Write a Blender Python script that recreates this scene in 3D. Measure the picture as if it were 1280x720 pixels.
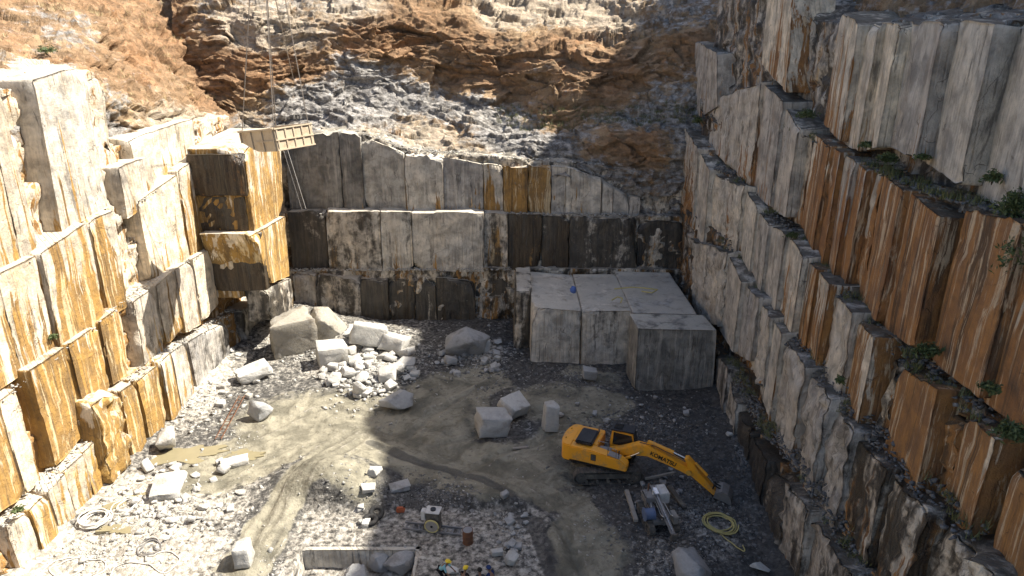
import bpy, bmesh, math, random, time
import numpy as np
from mathutils import Vector, Matrix, Euler
T0 = time.time()
for o in list(bpy.data.objects): bpy.data.objects.remove(o)
scene = bpy.context.scene
COL = scene.collection
R = math.radians

# ---------------------------------------------------------------- camera
CAM_H, PITCH, FPX = 27.0, 20.0, 853.333
cd = bpy.data.cameras.new('camera'); cd.lens = 24; cd.sensor_width = 36; cd.clip_end = 2000; cd.clip_start = 0.5
cam = bpy.data.objects.new('camera', cd); COL.objects.link(cam)
cam.location = (0, 0, CAM_H); cam.rotation_euler = (R(90 - PITCH), 0, 0)
scene.camera = cam
scene.render.resolution_x, scene.render.resolution_y = 1024, 576

# ---------------------------------------------------------------- light
SUN = Vector((1.0, 0.20, 1.30)).normalized()
world = bpy.data.worlds.new('World'); scene.world = world; world.use_nodes = True
wn = world.node_tree; wn.nodes.clear()
sky = wn.nodes.new('ShaderNodeTexSky'); sky.sky_type = 'NISHITA'; sky.sun_disc = False
sky.sun_elevation = math.asin(SUN.z); sky.sun_rotation = math.atan2(SUN.x, SUN.y)
sky.altitude = 600; sky.air_density = 1.0; sky.dust_density = 4.0; sky.ozone_density = 1.0
bg = wn.nodes.new('ShaderNodeBackground'); bg.inputs['Strength'].default_value = 0.085
wo = wn.nodes.new('ShaderNodeOutputWorld')
wn.links.new(sky.outputs[0], bg.inputs[0]); wn.links.new(bg.outputs[0], wo.inputs[0])
sl = bpy.data.lights.new('sun', 'SUN'); sl.energy = 5.0; sl.angle = R(0.53); sl.color = (1.0, 0.94, 0.84)
so = bpy.data.objects.new('sun', sl); COL.objects.link(so); so.location = (60, 20, 90)
so.rotation_euler = (-SUN).to_track_quat('-Z', 'Y').to_euler()
vs = scene.view_settings
scene.display_settings.display_device = 'sRGB'
vs.view_transform = 'Standard'; vs.look = 'None'; vs.exposure = 1.35; vs.gamma = 1.0; vs.use_curve_mapping = False
scene.render.engine = 'CYCLES'

# ---------------------------------------------------------------- pixel -> direction helpers (1280x720 photo pixels)
_c, _s = math.cos(R(PITCH)), math.sin(R(PITCH))
CAMV = np.array([0, 0, CAM_H])
def ray(px, py):
    x = (px - 640) / FPX; v = (py - 360) / FPX
    return np.array([x, _c - v * _s, -(_s + v * _c)])
def atY(px, py, Y): d = ray(px, py); return d * (Y / d[1]) + CAMV
def atXc(px, py, X): d = ray(px, py); return d * (X / d[0]) + CAMV
def atZ(px, py, Z=0.0): d = ray(px, py); return d * ((Z - CAM_H) / d[2]) + CAMV
_tt = np.linspace(8, 140, 6000)
def atCurve(px, py, curve, off=0.0):
    d = ray(px, py); r = _tt * d[0] - np.interp(_tt * d[1], *curve) - off
    i = np.where(np.diff(np.sign(r)))[0]
    t = _tt[i[0]] if len(i) else 60.0
    if len(i):
        a, b = r[i[0]], r[i[0] + 1]; t += (_tt[1] - _tt[0]) * a / (a - b)
    return d * t + CAMV

# ---------------------------------------------------------------- numpy noise
def _h(ix, iy, iz, seed):
    n = (ix.astype(np.int64) * 374761393 + iy.astype(np.int64) * 668265263 + iz.astype(np.int64) * 2147483647 + seed * 974711) & 0xFFFFFFFF
    n = ((n ^ (n >> 13)) * 1274126177) & 0xFFFFFFFF
    n = ((n ^ (n >> 15)) * 2246822519) & 0xFFFFFFFF
    n = n ^ (n >> 16)
    return (n & 0xFFFFFF) / float(0x1000000)
def vnoise(p, seed=0):
    p = np.asarray(p, float); f = np.floor(p); i = f.astype(np.int64); w = p - f; w = w * w * w * (w * (w * 6 - 15) + 10)
    out = 0
    for dx in (0, 1):
        wx = w[..., 0] if dx else 1 - w[..., 0]
        for dy in (0, 1):
            wy = w[..., 1] if dy else 1 - w[..., 1]
            for dz in (0, 1):
                wz = w[..., 2] if dz else 1 - w[..., 2]
                out = out + wx * wy * wz * _h(i[..., 0] + dx, i[..., 1] + dy, i[..., 2] + dz, seed)
    return out * 2 - 1
def fbm(p, octv=4, seed=0, gain=0.5, lac=2.03):
    a, s, t = 1.0, 0, 0; p = np.asarray(p, float)
    for k in range(octv):
        s = s + a * vnoise(p, seed + 17 * k); t += a; a *= gain; p = p * lac + 13.7
    return s / t
def facets(p, scale, seed=0, tilt=0.9):
    """broken-rock displacement: each Voronoi cell is a tilted plane at its own height (about -1..1)"""
    q = np.asarray(p, float) / scale; f = np.floor(q).astype(np.int64)
    best = np.full(q.shape[:-1], 1e9); val = np.zeros(q.shape[:-1])
    for dx in (-1, 0, 1):
        for dy in (-1, 0, 1):
            for dz in (-1, 0, 1):
                cx, cy, cz = f[..., 0] + dx, f[..., 1] + dy, f[..., 2] + dz
                a = _h(cx, cy, cz, seed); b = _h(cx, cy, cz, seed + 1); e = _h(cx, cy, cz, seed + 2)
                ddx, ddy, ddz = q[..., 0] - cx - a, q[..., 1] - cy - b, q[..., 2] - cz - e
                d = ddx * ddx + ddy * ddy + ddz * ddz
                g1 = _h(cx, cy, cz, seed + 3) - .5; g2 = _h(cx, cy, cz, seed + 4) - .5; g3 = _h(cx, cy, cz, seed + 5) - .5
                vv = (_h(cx, cy, cz, seed + 6) - .5) * 1.2 + tilt * 2 * (g1 * ddx + g2 * ddy + g3 * ddz)
                m = d < best
                best = np.where(m, d, best); val = np.where(m, vv, val)
    return val
def sstep(a, b, x):
    t = np.clip((x - a) / (b - a), 0, 1); return t * t * (3 - 2 * t)

# ---------------------------------------------------------------- material helpers
class NT:
    def __init__(s, name):
        s.m = bpy.data.materials.new(name); s.m.use_nodes = True; s.t = s.m.node_tree; s.t.nodes.clear()
        s.out = s.n('ShaderNodeOutputMaterial'); s.b = s.n('ShaderNodeBsdfPrincipled'); s.l(s.b.outputs[0], s.out.inputs[0])
    def n(s, t, **k):
        x = s.t.nodes.new(t)
        for a, v in k.items(): setattr(x, a, v)
        return x
    def l(s, a, b): s.t.links.new(a, b)
    def put(s, sock, v):
        if hasattr(v, 'links'): s.l(v, sock)
        elif isinstance(v, (tuple, list)) and len(v) == 3 and sock.type == 'RGBA': sock.default_value = (*v, 1)
        else: sock.default_value = v
    def math(s, op, a, b=None, c=None, clamp=False):
        x = s.n('ShaderNodeMath', operation=op, use_clamp=clamp); s.put(x.inputs[0], a)
        if b is not None: s.put(x.inputs[1], b)
        if c is not None: s.put(x.inputs[2], c)
        return x.outputs[0]
    def vmul(s, v, k):
        x = s.n('ShaderNodeVectorMath', operation='MULTIPLY'); s.put(x.inputs[0], v); s.put(x.inputs[1], k); return x.outputs[0]
    def vadd(s, v, k):
        x = s.n('ShaderNodeVectorMath', operation='ADD'); s.put(x.inputs[0], v); s.put(x.inputs[1], k); return x.outputs[0]
    def noise(s, v, scale, detail=4, rough=.55, dist=0.0):
        x = s.n('ShaderNodeTexNoise'); s.put(x.inputs['Vector'], v); x.inputs['Scale'].default_value = scale
        x.inputs['Detail'].default_value = detail; x.inputs['Roughness'].default_value = rough; x.inputs['Distortion'].default_value = dist
        return x.outputs[0]
    def ramp(s, v, lo, hi):
        x = s.n('ShaderNodeMapRange', interpolation_type='SMOOTHSTEP'); s.put(x.inputs[0], v); s.put(x.inputs[1], lo); s.put(x.inputs[2], hi)
        return x.outputs[0]
    def mix(s, f, a, b, mode='MIX'):
        x = s.n('ShaderNodeMix', data_type='RGBA', blend_type=mode); s.put(x.inputs[0], f); s.put(x.inputs[6], a); s.put(x.inputs[7], b)
        return x.outputs[2]
    def bump(s, h, strength=.5, dist=.1, normal=None):
        x = s.n('ShaderNodeBump'); s.put(x.inputs['Height'], h); x.inputs['Strength'].default_value = strength; x.inputs['Distance'].default_value = dist
        if normal is not None: s.l(normal, x.inputs['Normal'])
        return x.outputs[0]
    def pos(s): return s.n('ShaderNodeNewGeometry').outputs['Position']
    def attr(s, name):
        a = s.n('ShaderNodeAttribute'); a.attribute_name = name; return a
    def sep(s, v):
        x = s.n('ShaderNodeSeparateColor'); s.l(v, x.inputs[0]); return x.outputs
    def base(s, c, rough=.8, spec=.3, metal=0.0, normal=None):
        s.put(s.b.inputs['Base Color'], c); s.put(s.b.inputs['Roughness'], rough); s.b.inputs['Specular IOR Level'].default_value = spec
        s.put(s.b.inputs['Metallic'], metal)
        if normal is not None: s.l(normal, s.b.inputs['Normal'])
        return s.m

def mat_quarry(name):
    """sawn and split marble; object colour = ochre stain, dark wet film, orange hue; alpha = greyness"""
    m = NT(name); P = m.pos(); oi = m.n('ShaderNodeObjectInfo'); r, g, b = m.sep(oi.outputs['Color'])[:3]; al = oi.outputs['Alpha']
    rnd = oi.outputs['Random']
    off = m.n('ShaderNodeCombineXYZ'); m.l(m.math('MULTIPLY', rnd, 31.0), off.inputs[0]); m.l(m.math('MULTIPLY', rnd, 17.0), off.inputs[2])
    PR = m.vadd(P, off.outputs[0])
    wob = m.noise(P, .25, 2); wv = m.n('ShaderNodeCombineXYZ'); m.l(wob, wv.inputs[0]); m.l(wob, wv.inputs[1])
    Pw = m.vadd(PR, m.vmul(wv.outputs[0], (.9, .9, .0)))
    streak = m.noise(m.vmul(Pw, (1, 1, .025)), 1.0, 5, .58)
    streak2 = m.noise(m.vmul(Pw, (1, 1, .045)), 2.9, 4, .6)
    fine = m.noise(m.vmul(Pw, (1, 1, .02)), 9, 4, .65)
    blot = m.noise(PR, .30, 4, .6); mott = m.noise(P, 2.2, 6, .68); grain = m.noise(P, 13, 4, .7)
    # clean stone
    gm = m.math('ADD', al, m.math('MULTIPLY', m.math('SUBTRACT', blot, .5), 1.2), clamp=True)
    c = m.mix(gm, (.66, .58, .46), (.41, .412, .405))
    c = m.mix(m.ramp(al, .86, .95), c, (.185, .188, .186))
    mid = m.noise(PR, .9, 4, .6, .4); band = m.noise(m.vmul(Pw, (1, 1, .018)), 3.4, 3, .5); inv = m.math('SUBTRACT', 1.0, m.math('MULTIPLY', al, .85))
    c = m.mix(1.0, c, m.mix(m.ramp(mid, .30, .70), (.62, .62, .62), (1.36, 1.35, 1.33)), 'MULTIPLY')
    c = m.mix(1.0, c, m.mix(m.math('FRACT', m.math('MULTIPLY', rnd, 7.31)), (.74, .74, .76), (1.22, 1.18, 1.10)), 'MULTIPLY')
    c = m.mix(m.math('MULTIPLY', m.ramp(streak2, .50, .68), m.math('ADD', .25, m.math('MULTIPLY', inv, .40))), c, (.66, .62, .55))
    c = m.mix(m.math('MULTIPLY', m.ramp(fine, .48, .64), .20), c, (.20, .175, .145))
    c = m.mix(m.math('MULTIPLY', m.ramp(m.math('ADD', m.math('MULTIPLY', streak, .6), m.math('MULTIPLY', mott, .4)), .47, .62), m.math('MULTIPLY', inv, .42)), c, m.mix(b, (.46, .33, .17), (.30, .17, .085)))
    c = m.mix(m.math('MULTIPLY', m.ramp(m.noise(m.vmul(Pw, (1, 1, .12)), 1.7, 6, .70, .3), .575, .64), .60), c, (.060, .054, .047))
    c = m.mix(1.0, c, m.mix(mott, (.55, .55, .55), (1.34, 1.31, 1.26)), 'MULTIPLY')
    # ochre / orange iron stain running down
    gen = m.n('ShaderNodeTexCoord').outputs['Generated']; sx = m.n('ShaderNodeSeparateXYZ'); m.l(gen, sx.inputs[0])
    low = m.math('MULTIPLY', m.math('SUBTRACT', .5, sx.outputs[2]), .22)
    nrm0 = m.n('ShaderNodeSeparateXYZ'); m.l(m.n('ShaderNodeNewGeometry').outputs['True Normal'], nrm0.inputs[0])
    joint = m.math('MULTIPLY', m.ramp(m.math('MULTIPLY', nrm0.outputs[1], -1.0), .5, .9), m.math('MULTIPLY', b, .09))
    streak = m.math('ADD', m.math('MULTIPLY', m.math('ADD', streak, m.math('MULTIPLY', m.math('SUBTRACT', streak2, .5), .8)), 1.0), joint)
    sv = m.math('ADD', m.math('ADD', m.math('MULTIPLY', streak, .8), m.math('MULTIPLY', blot, .2)), m.math('ADD', low, m.math('MULTIPLY', m.math('SUBTRACT', mott, .5), .12)))
    thr = m.math('SUBTRACT', .78, m.math('MULTIPLY', r, .60))
    om = m.ramp(sv, thr, m.math('ADD', thr, .05))
    s3 = m.noise(m.vmul(Pw, (1, 1, .035)), 1.3, 6, .70, .35); s4 = m.noise(m.vmul(Pw, (1, 1, .05)), 2.4, 6, .72, .3)
    ocol = m.mix(m.ramp(mid, .36, .64), m.mix(b, (.40, .235, .055), (.34, .148, .046)), m.mix(b, (.24, .14, .035), (.215, .090, .032)))
    ocol = m.mix(m.math('MULTIPLY', m.ramp(s3, .515, .60), .85), ocol, m.mix(b, (.13, .075, .022), (.050, .026, .014)))
    ocol = m.mix(m.math('MULTIPLY', m.ramp(s4, .535, .61), .80), ocol, m.mix(b, (.68, .55, .33), (.58, .45, .31)))
    ocol = m.mix(1.0, ocol, m.mix(mott, (.55, .55, .55), (1.4, 1.38, 1.34)), 'MULTIPLY')
    c = m.mix(m.math('MULTIPLY', om, .94), c, ocol)
    # dark wet film
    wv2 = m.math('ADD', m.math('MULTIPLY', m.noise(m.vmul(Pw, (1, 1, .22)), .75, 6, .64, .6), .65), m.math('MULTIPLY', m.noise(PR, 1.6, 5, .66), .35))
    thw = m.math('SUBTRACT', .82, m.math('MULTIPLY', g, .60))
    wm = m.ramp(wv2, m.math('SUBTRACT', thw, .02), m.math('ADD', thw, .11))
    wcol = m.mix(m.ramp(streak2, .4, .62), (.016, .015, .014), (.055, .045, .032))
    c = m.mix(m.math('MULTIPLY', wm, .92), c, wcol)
    # cracks
    vo = m.n('ShaderNodeTexVoronoi', feature='DISTANCE_TO_EDGE'); vo.inputs['Scale'].default_value = .24
    nz = m.n('ShaderNodeTexNoise'); nz.inputs['Scale'].default_value = .9; nz.inputs['Detail'].default_value = 4; m.l(P, nz.inputs['Vector'])
    m.l(m.vadd(PR, m.vmul(nz.outputs['Color'], (2.2, 2.2, 2.2))), vo.inputs['Vector'])
    crack = m.math('SUBTRACT', 1.0, m.ramp(vo.outputs[0], .000, .0055))
    crack = m.math('MULTIPLY', crack, m.ramp(m.noise(PR, .6, 3), .50, .58))
    c = m.mix(m.math('MULTIPLY', crack, .6), c, (.09, .06, .04))
    nz_ = m.n('ShaderNodeSeparateXYZ'); m.l(m.n('ShaderNodeNewGeometry').outputs['True Normal'], nz_.inputs[0])
    soil = m.math('MULTIPLY', m.ramp(m.math('ADD', nz_.outputs[2], m.math('MULTIPLY', m.math('SUBTRACT', mott, .5), .8)), .60, .85), m.ramp(m.noise(P, .7, 4, .65), .34, .54))
    c = m.mix(m.math('MULTIPLY', soil, .85), c, m.mix(m.ramp(b, .35, .6), m.mix(grain, (.40, .36, .29), (.58, .54, .46)), m.mix(grain, (.035, .030, .022), (.095, .082, .060))))
    sp = m.n('ShaderNodeSeparateXYZ'); m.l(P, sp.inputs[0])
    saw = m.math('POWER', m.math('ABSOLUTE', m.math('SINE', m.math('MULTIPLY', m.math('ADD', sp.outputs[0], sp.outputs[1]), 9.0))), 14.0)
    saw = m.math('MULTIPLY', saw, m.ramp(m.noise(PR, .5, 3), .44, .60))
    c = m.mix(m.math('MULTIPLY', saw, .22), c, (.12, .10, .085))
    hgt = m.math('ADD', m.math('ADD', m.math('SUBTRACT', m.math('MULTIPLY', mott, 1.0), m.math('MULTIPLY', saw, .25)), m.math('MULTIPLY', fine, .16)), m.math('ADD', m.math('MULTIPLY', grain, .25), m.math('MULTIPLY', crack, -.4)))
    nrm = m.bump(hgt, .85, .16)
    return m.base(c, m.mix(wm, (.85, .85, .85), (.38, .38, .38)), .35, 0, nrm)

def mat_rock(name):
    """weathered slope; vertex attribute tone: r orange soil, g grey rock, b pale dust"""
    m = NT(name); P = m.pos(); r, g, b = m.sep(m.attr('tone').outputs['Color'])[:3]
    n1 = m.noise(P, .30, 5, .62, .4); n2 = m.noise(P, 1.7, 6, .68); n3 = m.noise(P, 8, 4, .7)
    st = m.noise(m.vmul(P, (.5, .5, 1.6)), 1.2, 5, .64)
    c = m.mix(m.ramp(n1, .38, .62), (.25, .165, .095), (.40, .29, .175))
    om = m.ramp(m.math('ADD', m.math('MULTIPLY', m.math('ADD', n1, n2), .5), m.math('MULTIPLY', m.math('SUBTRACT', r, .5), .5)), .44, .66)
    oc = m.mix(m.ramp(n2, .34, .64), (.135, .078, .045), (.33, .195, .105))
    oc = m.mix(m.ramp(n1, .50, .70), oc, (.29, .145, .065))
    c = m.mix(m.math('MULTIPLY', om, .80), c, oc)
    gmk = m.ramp(m.math('ADD', m.math('MULTIPLY', m.math('ADD', st, n2), .5), m.math('MULTIPLY', m.math('SUBTRACT', g, .5), .55)), .44, .62)
    gc = m.mix(m.ramp(n2, .35, .65), (.13, .125, .12), (.42, .405, .38))
    c = m.mix(m.math('MULTIPLY', gmk, .92), c, gc)
    pm = m.ramp(m.math('ADD', m.math('MULTIPLY', m.math('ADD', n2, n1), .5), m.math('MULTIPLY', m.math('SUBTRACT', b, .5), .55)), .47, .66)
    c = m.mix(m.math('MULTIPLY', pm, .75), c, m.mix(n3, (.36, .30, .225), (.52, .455, .365)))
    dk = m.ramp(m.noise(P, 2.6, 5, .7), .56, .74)
    c = m.mix(m.math('MULTIPLY', dk, .6), c, (.07, .05, .036))
    c = m.mix(1.0, c, m.mix(n3, (.62, .62, .62), (1.34, 1.34, 1.34)), 'MULTIPLY')
    v1 = m.n('ShaderNodeTexVoronoi'); v1.inputs['Scale'].default_value = 1.9; m.l(m.vadd(m.vmul(P, (.7, .9, 1.5)), m.vmul(m.n('ShaderNodeTexNoise').outputs['Color'], (.0, .0, .0))), v1.inputs['Vector'])
    vh = m.sep(v1.outputs['Color'])[0]; c = m.mix(1.0, c, m.mix(vh, (.74, .74, .74), (1.2, 1.2, 1.2)), 'MULTIPLY')
    nrm = m.bump(m.math('ADD', m.math('ADD', m.math('MULTIPLY', n2, .8), m.math('MULTIPLY', vh, .35)), m.math('MULTIPLY', n3, .45)), 1.0, .30)
    return m.base(c, .92, .2, 0, nrm)

def mat_ground(name):
    """floor; attribute tone: r mud, g pale crushed stone, b wet dark"""
    m = NT(name); P = m.pos(); at = m.attr('tone'); r, g, b = m.sep(at.outputs['Color'])[:3]
    n1 = m.noise(P, .5, 5, .62, .6); n2 = m.noise(P, 2.6, 6, .70); n3 = m.noise(P, 11, 4, .72)
    vo = m.n('ShaderNodeTexVoronoi'); vo.inputs['Scale'].default_value = 5.0; m.l(m.vadd(P, m.vmul(m.n('ShaderNodeTexNoise').outputs['Color'], (.1, .1, .1))), vo.inputs['Vector'])
    sv = m.sep(vo.outputs['Color'])[0]
    c = m.mix(m.ramp(n2, .30, .70), (.036, .034, .031), (.125, .119, .109))
    c = m.mix(m.math('MULTIPLY', m.ramp(m.math('ADD', m.math('MULTIPLY', sv, .8), m.math('MULTIPLY', n1, .7)), 1.02, 1.18), .6), c, (.34, .33, .31))
    mm = m.ramp(m.math('ADD', r, m.math('MULTIPLY', m.math('SUBTRACT', m.math('MULTIPLY', m.math('ADD', n1, n2), .5), .5), 1.5)), .30, .66)
    mud = m.mix(m.ramp(n1, .32, .66), (.125, .115, .085), (.300, .275, .205))
    mud = m.mix(m.math('MULTIPLY', m.ramp(n2, .50, .68), .65), mud, (.085, .075, .052))
    c = m.mix(m.math('MULTIPLY', mm, .92), c, mud)
    gm = m.ramp(m.math('ADD', g, m.math('MULTIPLY', m.math('SUBTRACT', n2, .5), 1.3)), .28, .70)
    gv = m.mix(m.ramp(m.math('ADD', m.math('MULTIPLY', sv, .35), m.math('MULTIPLY', m.math('ADD', n3, n2), .38)), .30, .75), (.24, .215, .175), (.56, .52, .45))
    c = m.mix(m.math('MULTIPLY', gm, .9), c, gv)
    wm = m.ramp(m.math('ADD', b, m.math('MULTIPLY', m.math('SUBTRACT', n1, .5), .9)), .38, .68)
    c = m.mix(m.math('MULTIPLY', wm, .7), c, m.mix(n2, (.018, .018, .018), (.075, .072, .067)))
    hgt = m.math('ADD', m.math('MULTIPLY', n2, .9), m.math('ADD', m.math('MULTIPLY', n3, .4), m.math('MULTIPLY', m.math('MULTIPLY', vo.outputs['Distance'], -1), .25)))
    hs = m.math('MULTIPLY', hgt, m.math('SUBTRACT', 1.0, m.math('MULTIPLY', mm, .4)))
    return m.base(c, m.mix(wm, (.9, .9, .9), (.5, .5, .5)), .3, 0, m.bump(hs, .9, .2))

def mat_stone(name, c1, c2, dirt=(.20, .17, .12), dirt_amt=.3):
    m = NT(name); P = m.pos(); oi = m.n('ShaderNodeObjectInfo')
    n1 = m.noise(P, .9, 4, .6); n2 = m.noise(P, 4.5, 5, .68); n3 = m.noise(P, 20, 4, .7)
    vein = m.noise(m.vmul(P, (1.2, .5, 2.0)), 1.3, 5, .65, 1.5)
    c = m.mix(n2, c1, c2)
    c = m.mix(m.math('MULTIPLY', m.ramp(vein, .54, .60), .35), c, (.33, .33, .33))
    c = m.mix(m.math('MULTIPLY', m.ramp(n1, .52, .68), dirt_amt), c, dirt)
    c = m.mix(1.0, c, m.mix(oi.outputs['Random'], (.84, .84, .84), (1.10, 1.10, 1.08)), 'MULTIPLY')
    return m.base(c, .85, .3, 0, m.bump(m.math('ADD', n2, m.math('MULTIPLY', n3, .4)), .9, .10))

def mat_plain(name, col, rough=.6, spec=.4, metal=0.0, dirt=None, amt=.35, scale=3.0):
    m = NT(name); P = m.n('ShaderNodeTexCoord').outputs['Object']
    n = m.noise(P, scale, 5, .68); n2 = m.noise(P, scale * 6, 4, .7)
    c = m.mix(1.0, col, m.mix(n, (.86, .86, .86), (1.10, 1.10, 1.10)), 'MULTIPLY')
    if dirt: c = m.mix(m.math('MULTIPLY', m.ramp(m.math('ADD', m.math('MULTIPLY', n, .7), m.math('MULTIPLY', n2, .3)), .47, .66), amt), c, dirt)
    return m.base(c, m.math('ADD', rough, m.math('MULTIPLY', m.math('SUBTRACT', n2, .5), .25)), spec, metal, m.bump(n2, .15, .01))

M = {}
M['quarry'] = mat_quarry('quarry_stone')
M['rock'] = mat_rock('weathered_rock')
M['ground'] = mat_ground('quarry_floor')
M['white_stone'] = mat_stone('broken_white_marble', (.36, .35, .325), (.56, .54, .50), (.22, .19, .15), .45)
M['grey_stone'] = mat_stone('broken_grey_marble', (.26, .258, .25), (.46, .455, .44), (.12, .11, .10), .5)
M['earthy_stone'] = mat_stone('earth_stained_marble', (.26, .235, .19), (.46, .42, .35), (.16, .13, .095), .6)
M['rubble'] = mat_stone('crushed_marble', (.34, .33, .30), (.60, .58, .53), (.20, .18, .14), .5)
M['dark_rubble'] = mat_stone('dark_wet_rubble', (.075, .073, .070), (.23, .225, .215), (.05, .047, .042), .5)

# ---------------------------------------------------------------- mesh helpers
def link(name, me, mat, parent=None, origin=None):
    o = bpy.data.objects.new(name, me); COL.objects.link(o)
    if mat is not None and not me.materials: me.materials.append(mat)
    if origin is not None: o.location = origin
    if parent is not None:
        o.parent = parent
        o.matrix_parent_inverse = Matrix.Identity(4)
    return o
def mesh_np(name, verts, faces, smooth=False):
    """verts (n,3), faces list/array of quads or tris"""
    me = bpy.data.meshes.new(name); verts = np.asarray(verts, np.float32); f = np.asarray(faces, np.int32)
    n, k = f.shape
    me.vertices.add(len(verts)); me.vertices.foreach_set('co', verts.ravel())
    me.loops.add(n * k); me.loops.foreach_set('vertex_index', f.ravel())
    me.polygons.add(n); me.polygons.foreach_set('loop_start', np.arange(0, n * k, k, dtype=np.int32))
    me.update(calc_edges=True)
    if smooth: me.polygons.foreach_set('use_smooth', np.ones(n, bool))
    return me
def tone(me, rgb):
    a = me.attributes.new('tone', 'FLOAT_COLOR', 'POINT')
    col = np.concatenate([np.clip(rgb, 0, 1), np.ones((len(rgb), 1))], 1).astype(np.float32)
    a.data.foreach_set('color', col.ravel())
def grid_faces(nu, nv, flip=False):
    i = np.arange(nu - 1)[:, None] * nv + np.arange(nv - 1)[None, :]
    q = np.stack([i, i + nv, i + nv + 1, i + 1], -1).reshape(-1, 4)
    return q[:, ::-1] if flip else q
def grid_normals(P):
    du = np.gradient(P, axis=0); dv = np.gradient(P, axis=1); n = np.cross(du, dv)
    return n / (np.linalg.norm(n, axis=-1, keepdims=True) + 1e-9)
def tag(o, label=None, cat=None, group=None, kind=None):
    if label: o['label'] = label
    if cat: o['category'] = cat
    if group: o['group'] = group
    if kind: o['kind'] = kind
    return o
def empty(name, loc, rz=0.0, label=None, cat=None, group=None):
    o = bpy.data.objects.new(name, None); COL.objects.link(o); o.location = loc; o.rotation_euler = (0, 0, rz); o.empty_display_size = .3
    return tag(o, label, cat, group)
class MB:
    """collects shapes into one mesh"""
    def __init__(s): s.bm = bmesh.new()
    def box(s, c, size, rot=None, bevel=0.0, taper=None):
        r = bmesh.ops.create_cube(s.bm, size=1); vs = r['verts']
        for v in vs:
            k = 1.0
            if taper and v.co.z > 0: v.co.x *= taper[0]; v.co.y *= taper[1]
            v.co = Vector((v.co.x * size[0], v.co.y * size[1], v.co.z * size[2]))
        if bevel:
            es = list({e for v in vs for e in v.link_edges})
            rb = bmesh.ops.bevel(s.bm, geom=es, offset=bevel, segments=2, affect='EDGES', clamp_overlap=True); vs = list({v for f in rb['faces'] for v in f.verts} | {v for v in vs if v.is_valid})
        m = Matrix.Translation(c) @ (Euler(rot).to_matrix().to_4x4() if rot else Matrix.Identity(4))
        bmesh.ops.transform(s.bm, matrix=m, verts=[v for v in vs if v.is_valid]); return s
    def prism(s, pts, y0, y1, axis='y', bevel=0.0):
        """polygon (a,b) extruded; axis y: a=x b=z"""
        f = (lambda a, b, h: (a, h, b)) if axis == 'y' else ((lambda a, b, h: (a, b, h)) if axis == 'z' else (lambda a, b, h: (h, a, b)))
        A = [s.bm.verts.new(f(a, b, y0)) for a, b in pts]; B = [s.bm.verts.new(f(a, b, y1)) for a, b in pts]
        n = len(pts); fs = [s.bm.faces.new(A), s.bm.faces.new(B[::-1])]
        for i in range(n): fs.append(s.bm.faces.new((A[i], B[i], B[(i + 1) % n], A[(i + 1) % n])))
        bmesh.ops.recalc_face_normals(s.bm, faces=fs)
        if bevel:
            es = list({e for q in fs for e in q.edges}); bmesh.ops.bevel(s.bm, geom=es, offset=bevel, segments=2, affect='EDGES', clamp_overlap=True)
        return s
    def cyl(s, a, b, r, r2=None, seg=14, caps=True):
        a, b = Vector(a), Vector(b); d = b - a
        if d.length < 1e-6: return s
        m = Matrix.Translation((a + b) / 2) @ d.to_track_quat('Z', 'Y').to_matrix().to_4x4()
        bmesh.ops.create_cone(s.bm, cap_ends=caps, segments=seg, radius1=r, radius2=r if r2 is None else r2, depth=d.length, matrix=m); return s
    def tube(s, pts, r, seg=8, closed=False):
        pts = [Vector(p) for p in pts]; n = len(pts); rings = []
        up = Vector((0, 0, 1))
        for i, p in enumerate(pts):
            t = (pts[(i + 1) % n] - pts[i - 1]) if closed else (pts[min(i + 1, n - 1)] - pts[max(i - 1, 0)])
            t.normalize(); a = t.cross(up if abs(t.z) < .95 else Vector((1, 0, 0))).normalized(); b = t.cross(a)
            rr = r[i] if isinstance(r, (list, tuple)) else r
            rings.append([s.bm.verts.new(p + a * rr * math.cos(k * 2 * math.pi / seg) + b * rr * math.sin(k * 2 * math.pi / seg)) for k in range(seg)])
        m = n if closed else n - 1
        for i in range(m):
            A, B = rings[i], rings[(i + 1) % n]
            for k in range(seg): s.bm.faces.new((A[k], A[(k + 1) % seg], B[(k + 1) % seg], B[k]))
        if not closed:
            s.bm.faces.new(rings[0][::-1]); s.bm.faces.new(rings[-1])
        return s
    def torus(s, c, R_, r, axis='z', seg=28, sub=8, squash=1.0):
        pts = []
        for k in range(seg):
            a = k * 2 * math.pi / seg; u, v = R_ * math.cos(a), R_ * math.sin(a)
            p = {'z': (u, v, 0), 'y': (u, 0, v), 'x': (0, u, v)}[axis]; pts.append(Vector(c) + Vector(p))
        return s.tube(pts, r, sub, True)
    def ball(s, c, r, seg=12, sc=(1, 1, 1)):
        m = Matrix.Translation(c) @ Matrix.Diagonal((*sc, 1)); bmesh.ops.create_uvsphere(s.bm, u_segments=seg, v_segments=seg // 2 + 2, radius=r, matrix=m); return s
    def build(s, name, mat, parent=None, smooth=False, loc=None):
        me = bpy.data.meshes.new(name); bmesh.ops.recalc_face_normals(s.bm, faces=s.bm.faces); s.bm.to_mesh(me); s.bm.free()
        if smooth:
            me.polygons.foreach_set('use_smooth', np.ones(len(me.polygons), bool))
            me.set_sharp_from_angle(angle=R(38))
        return link(name, me, mat, parent, loc)

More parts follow.
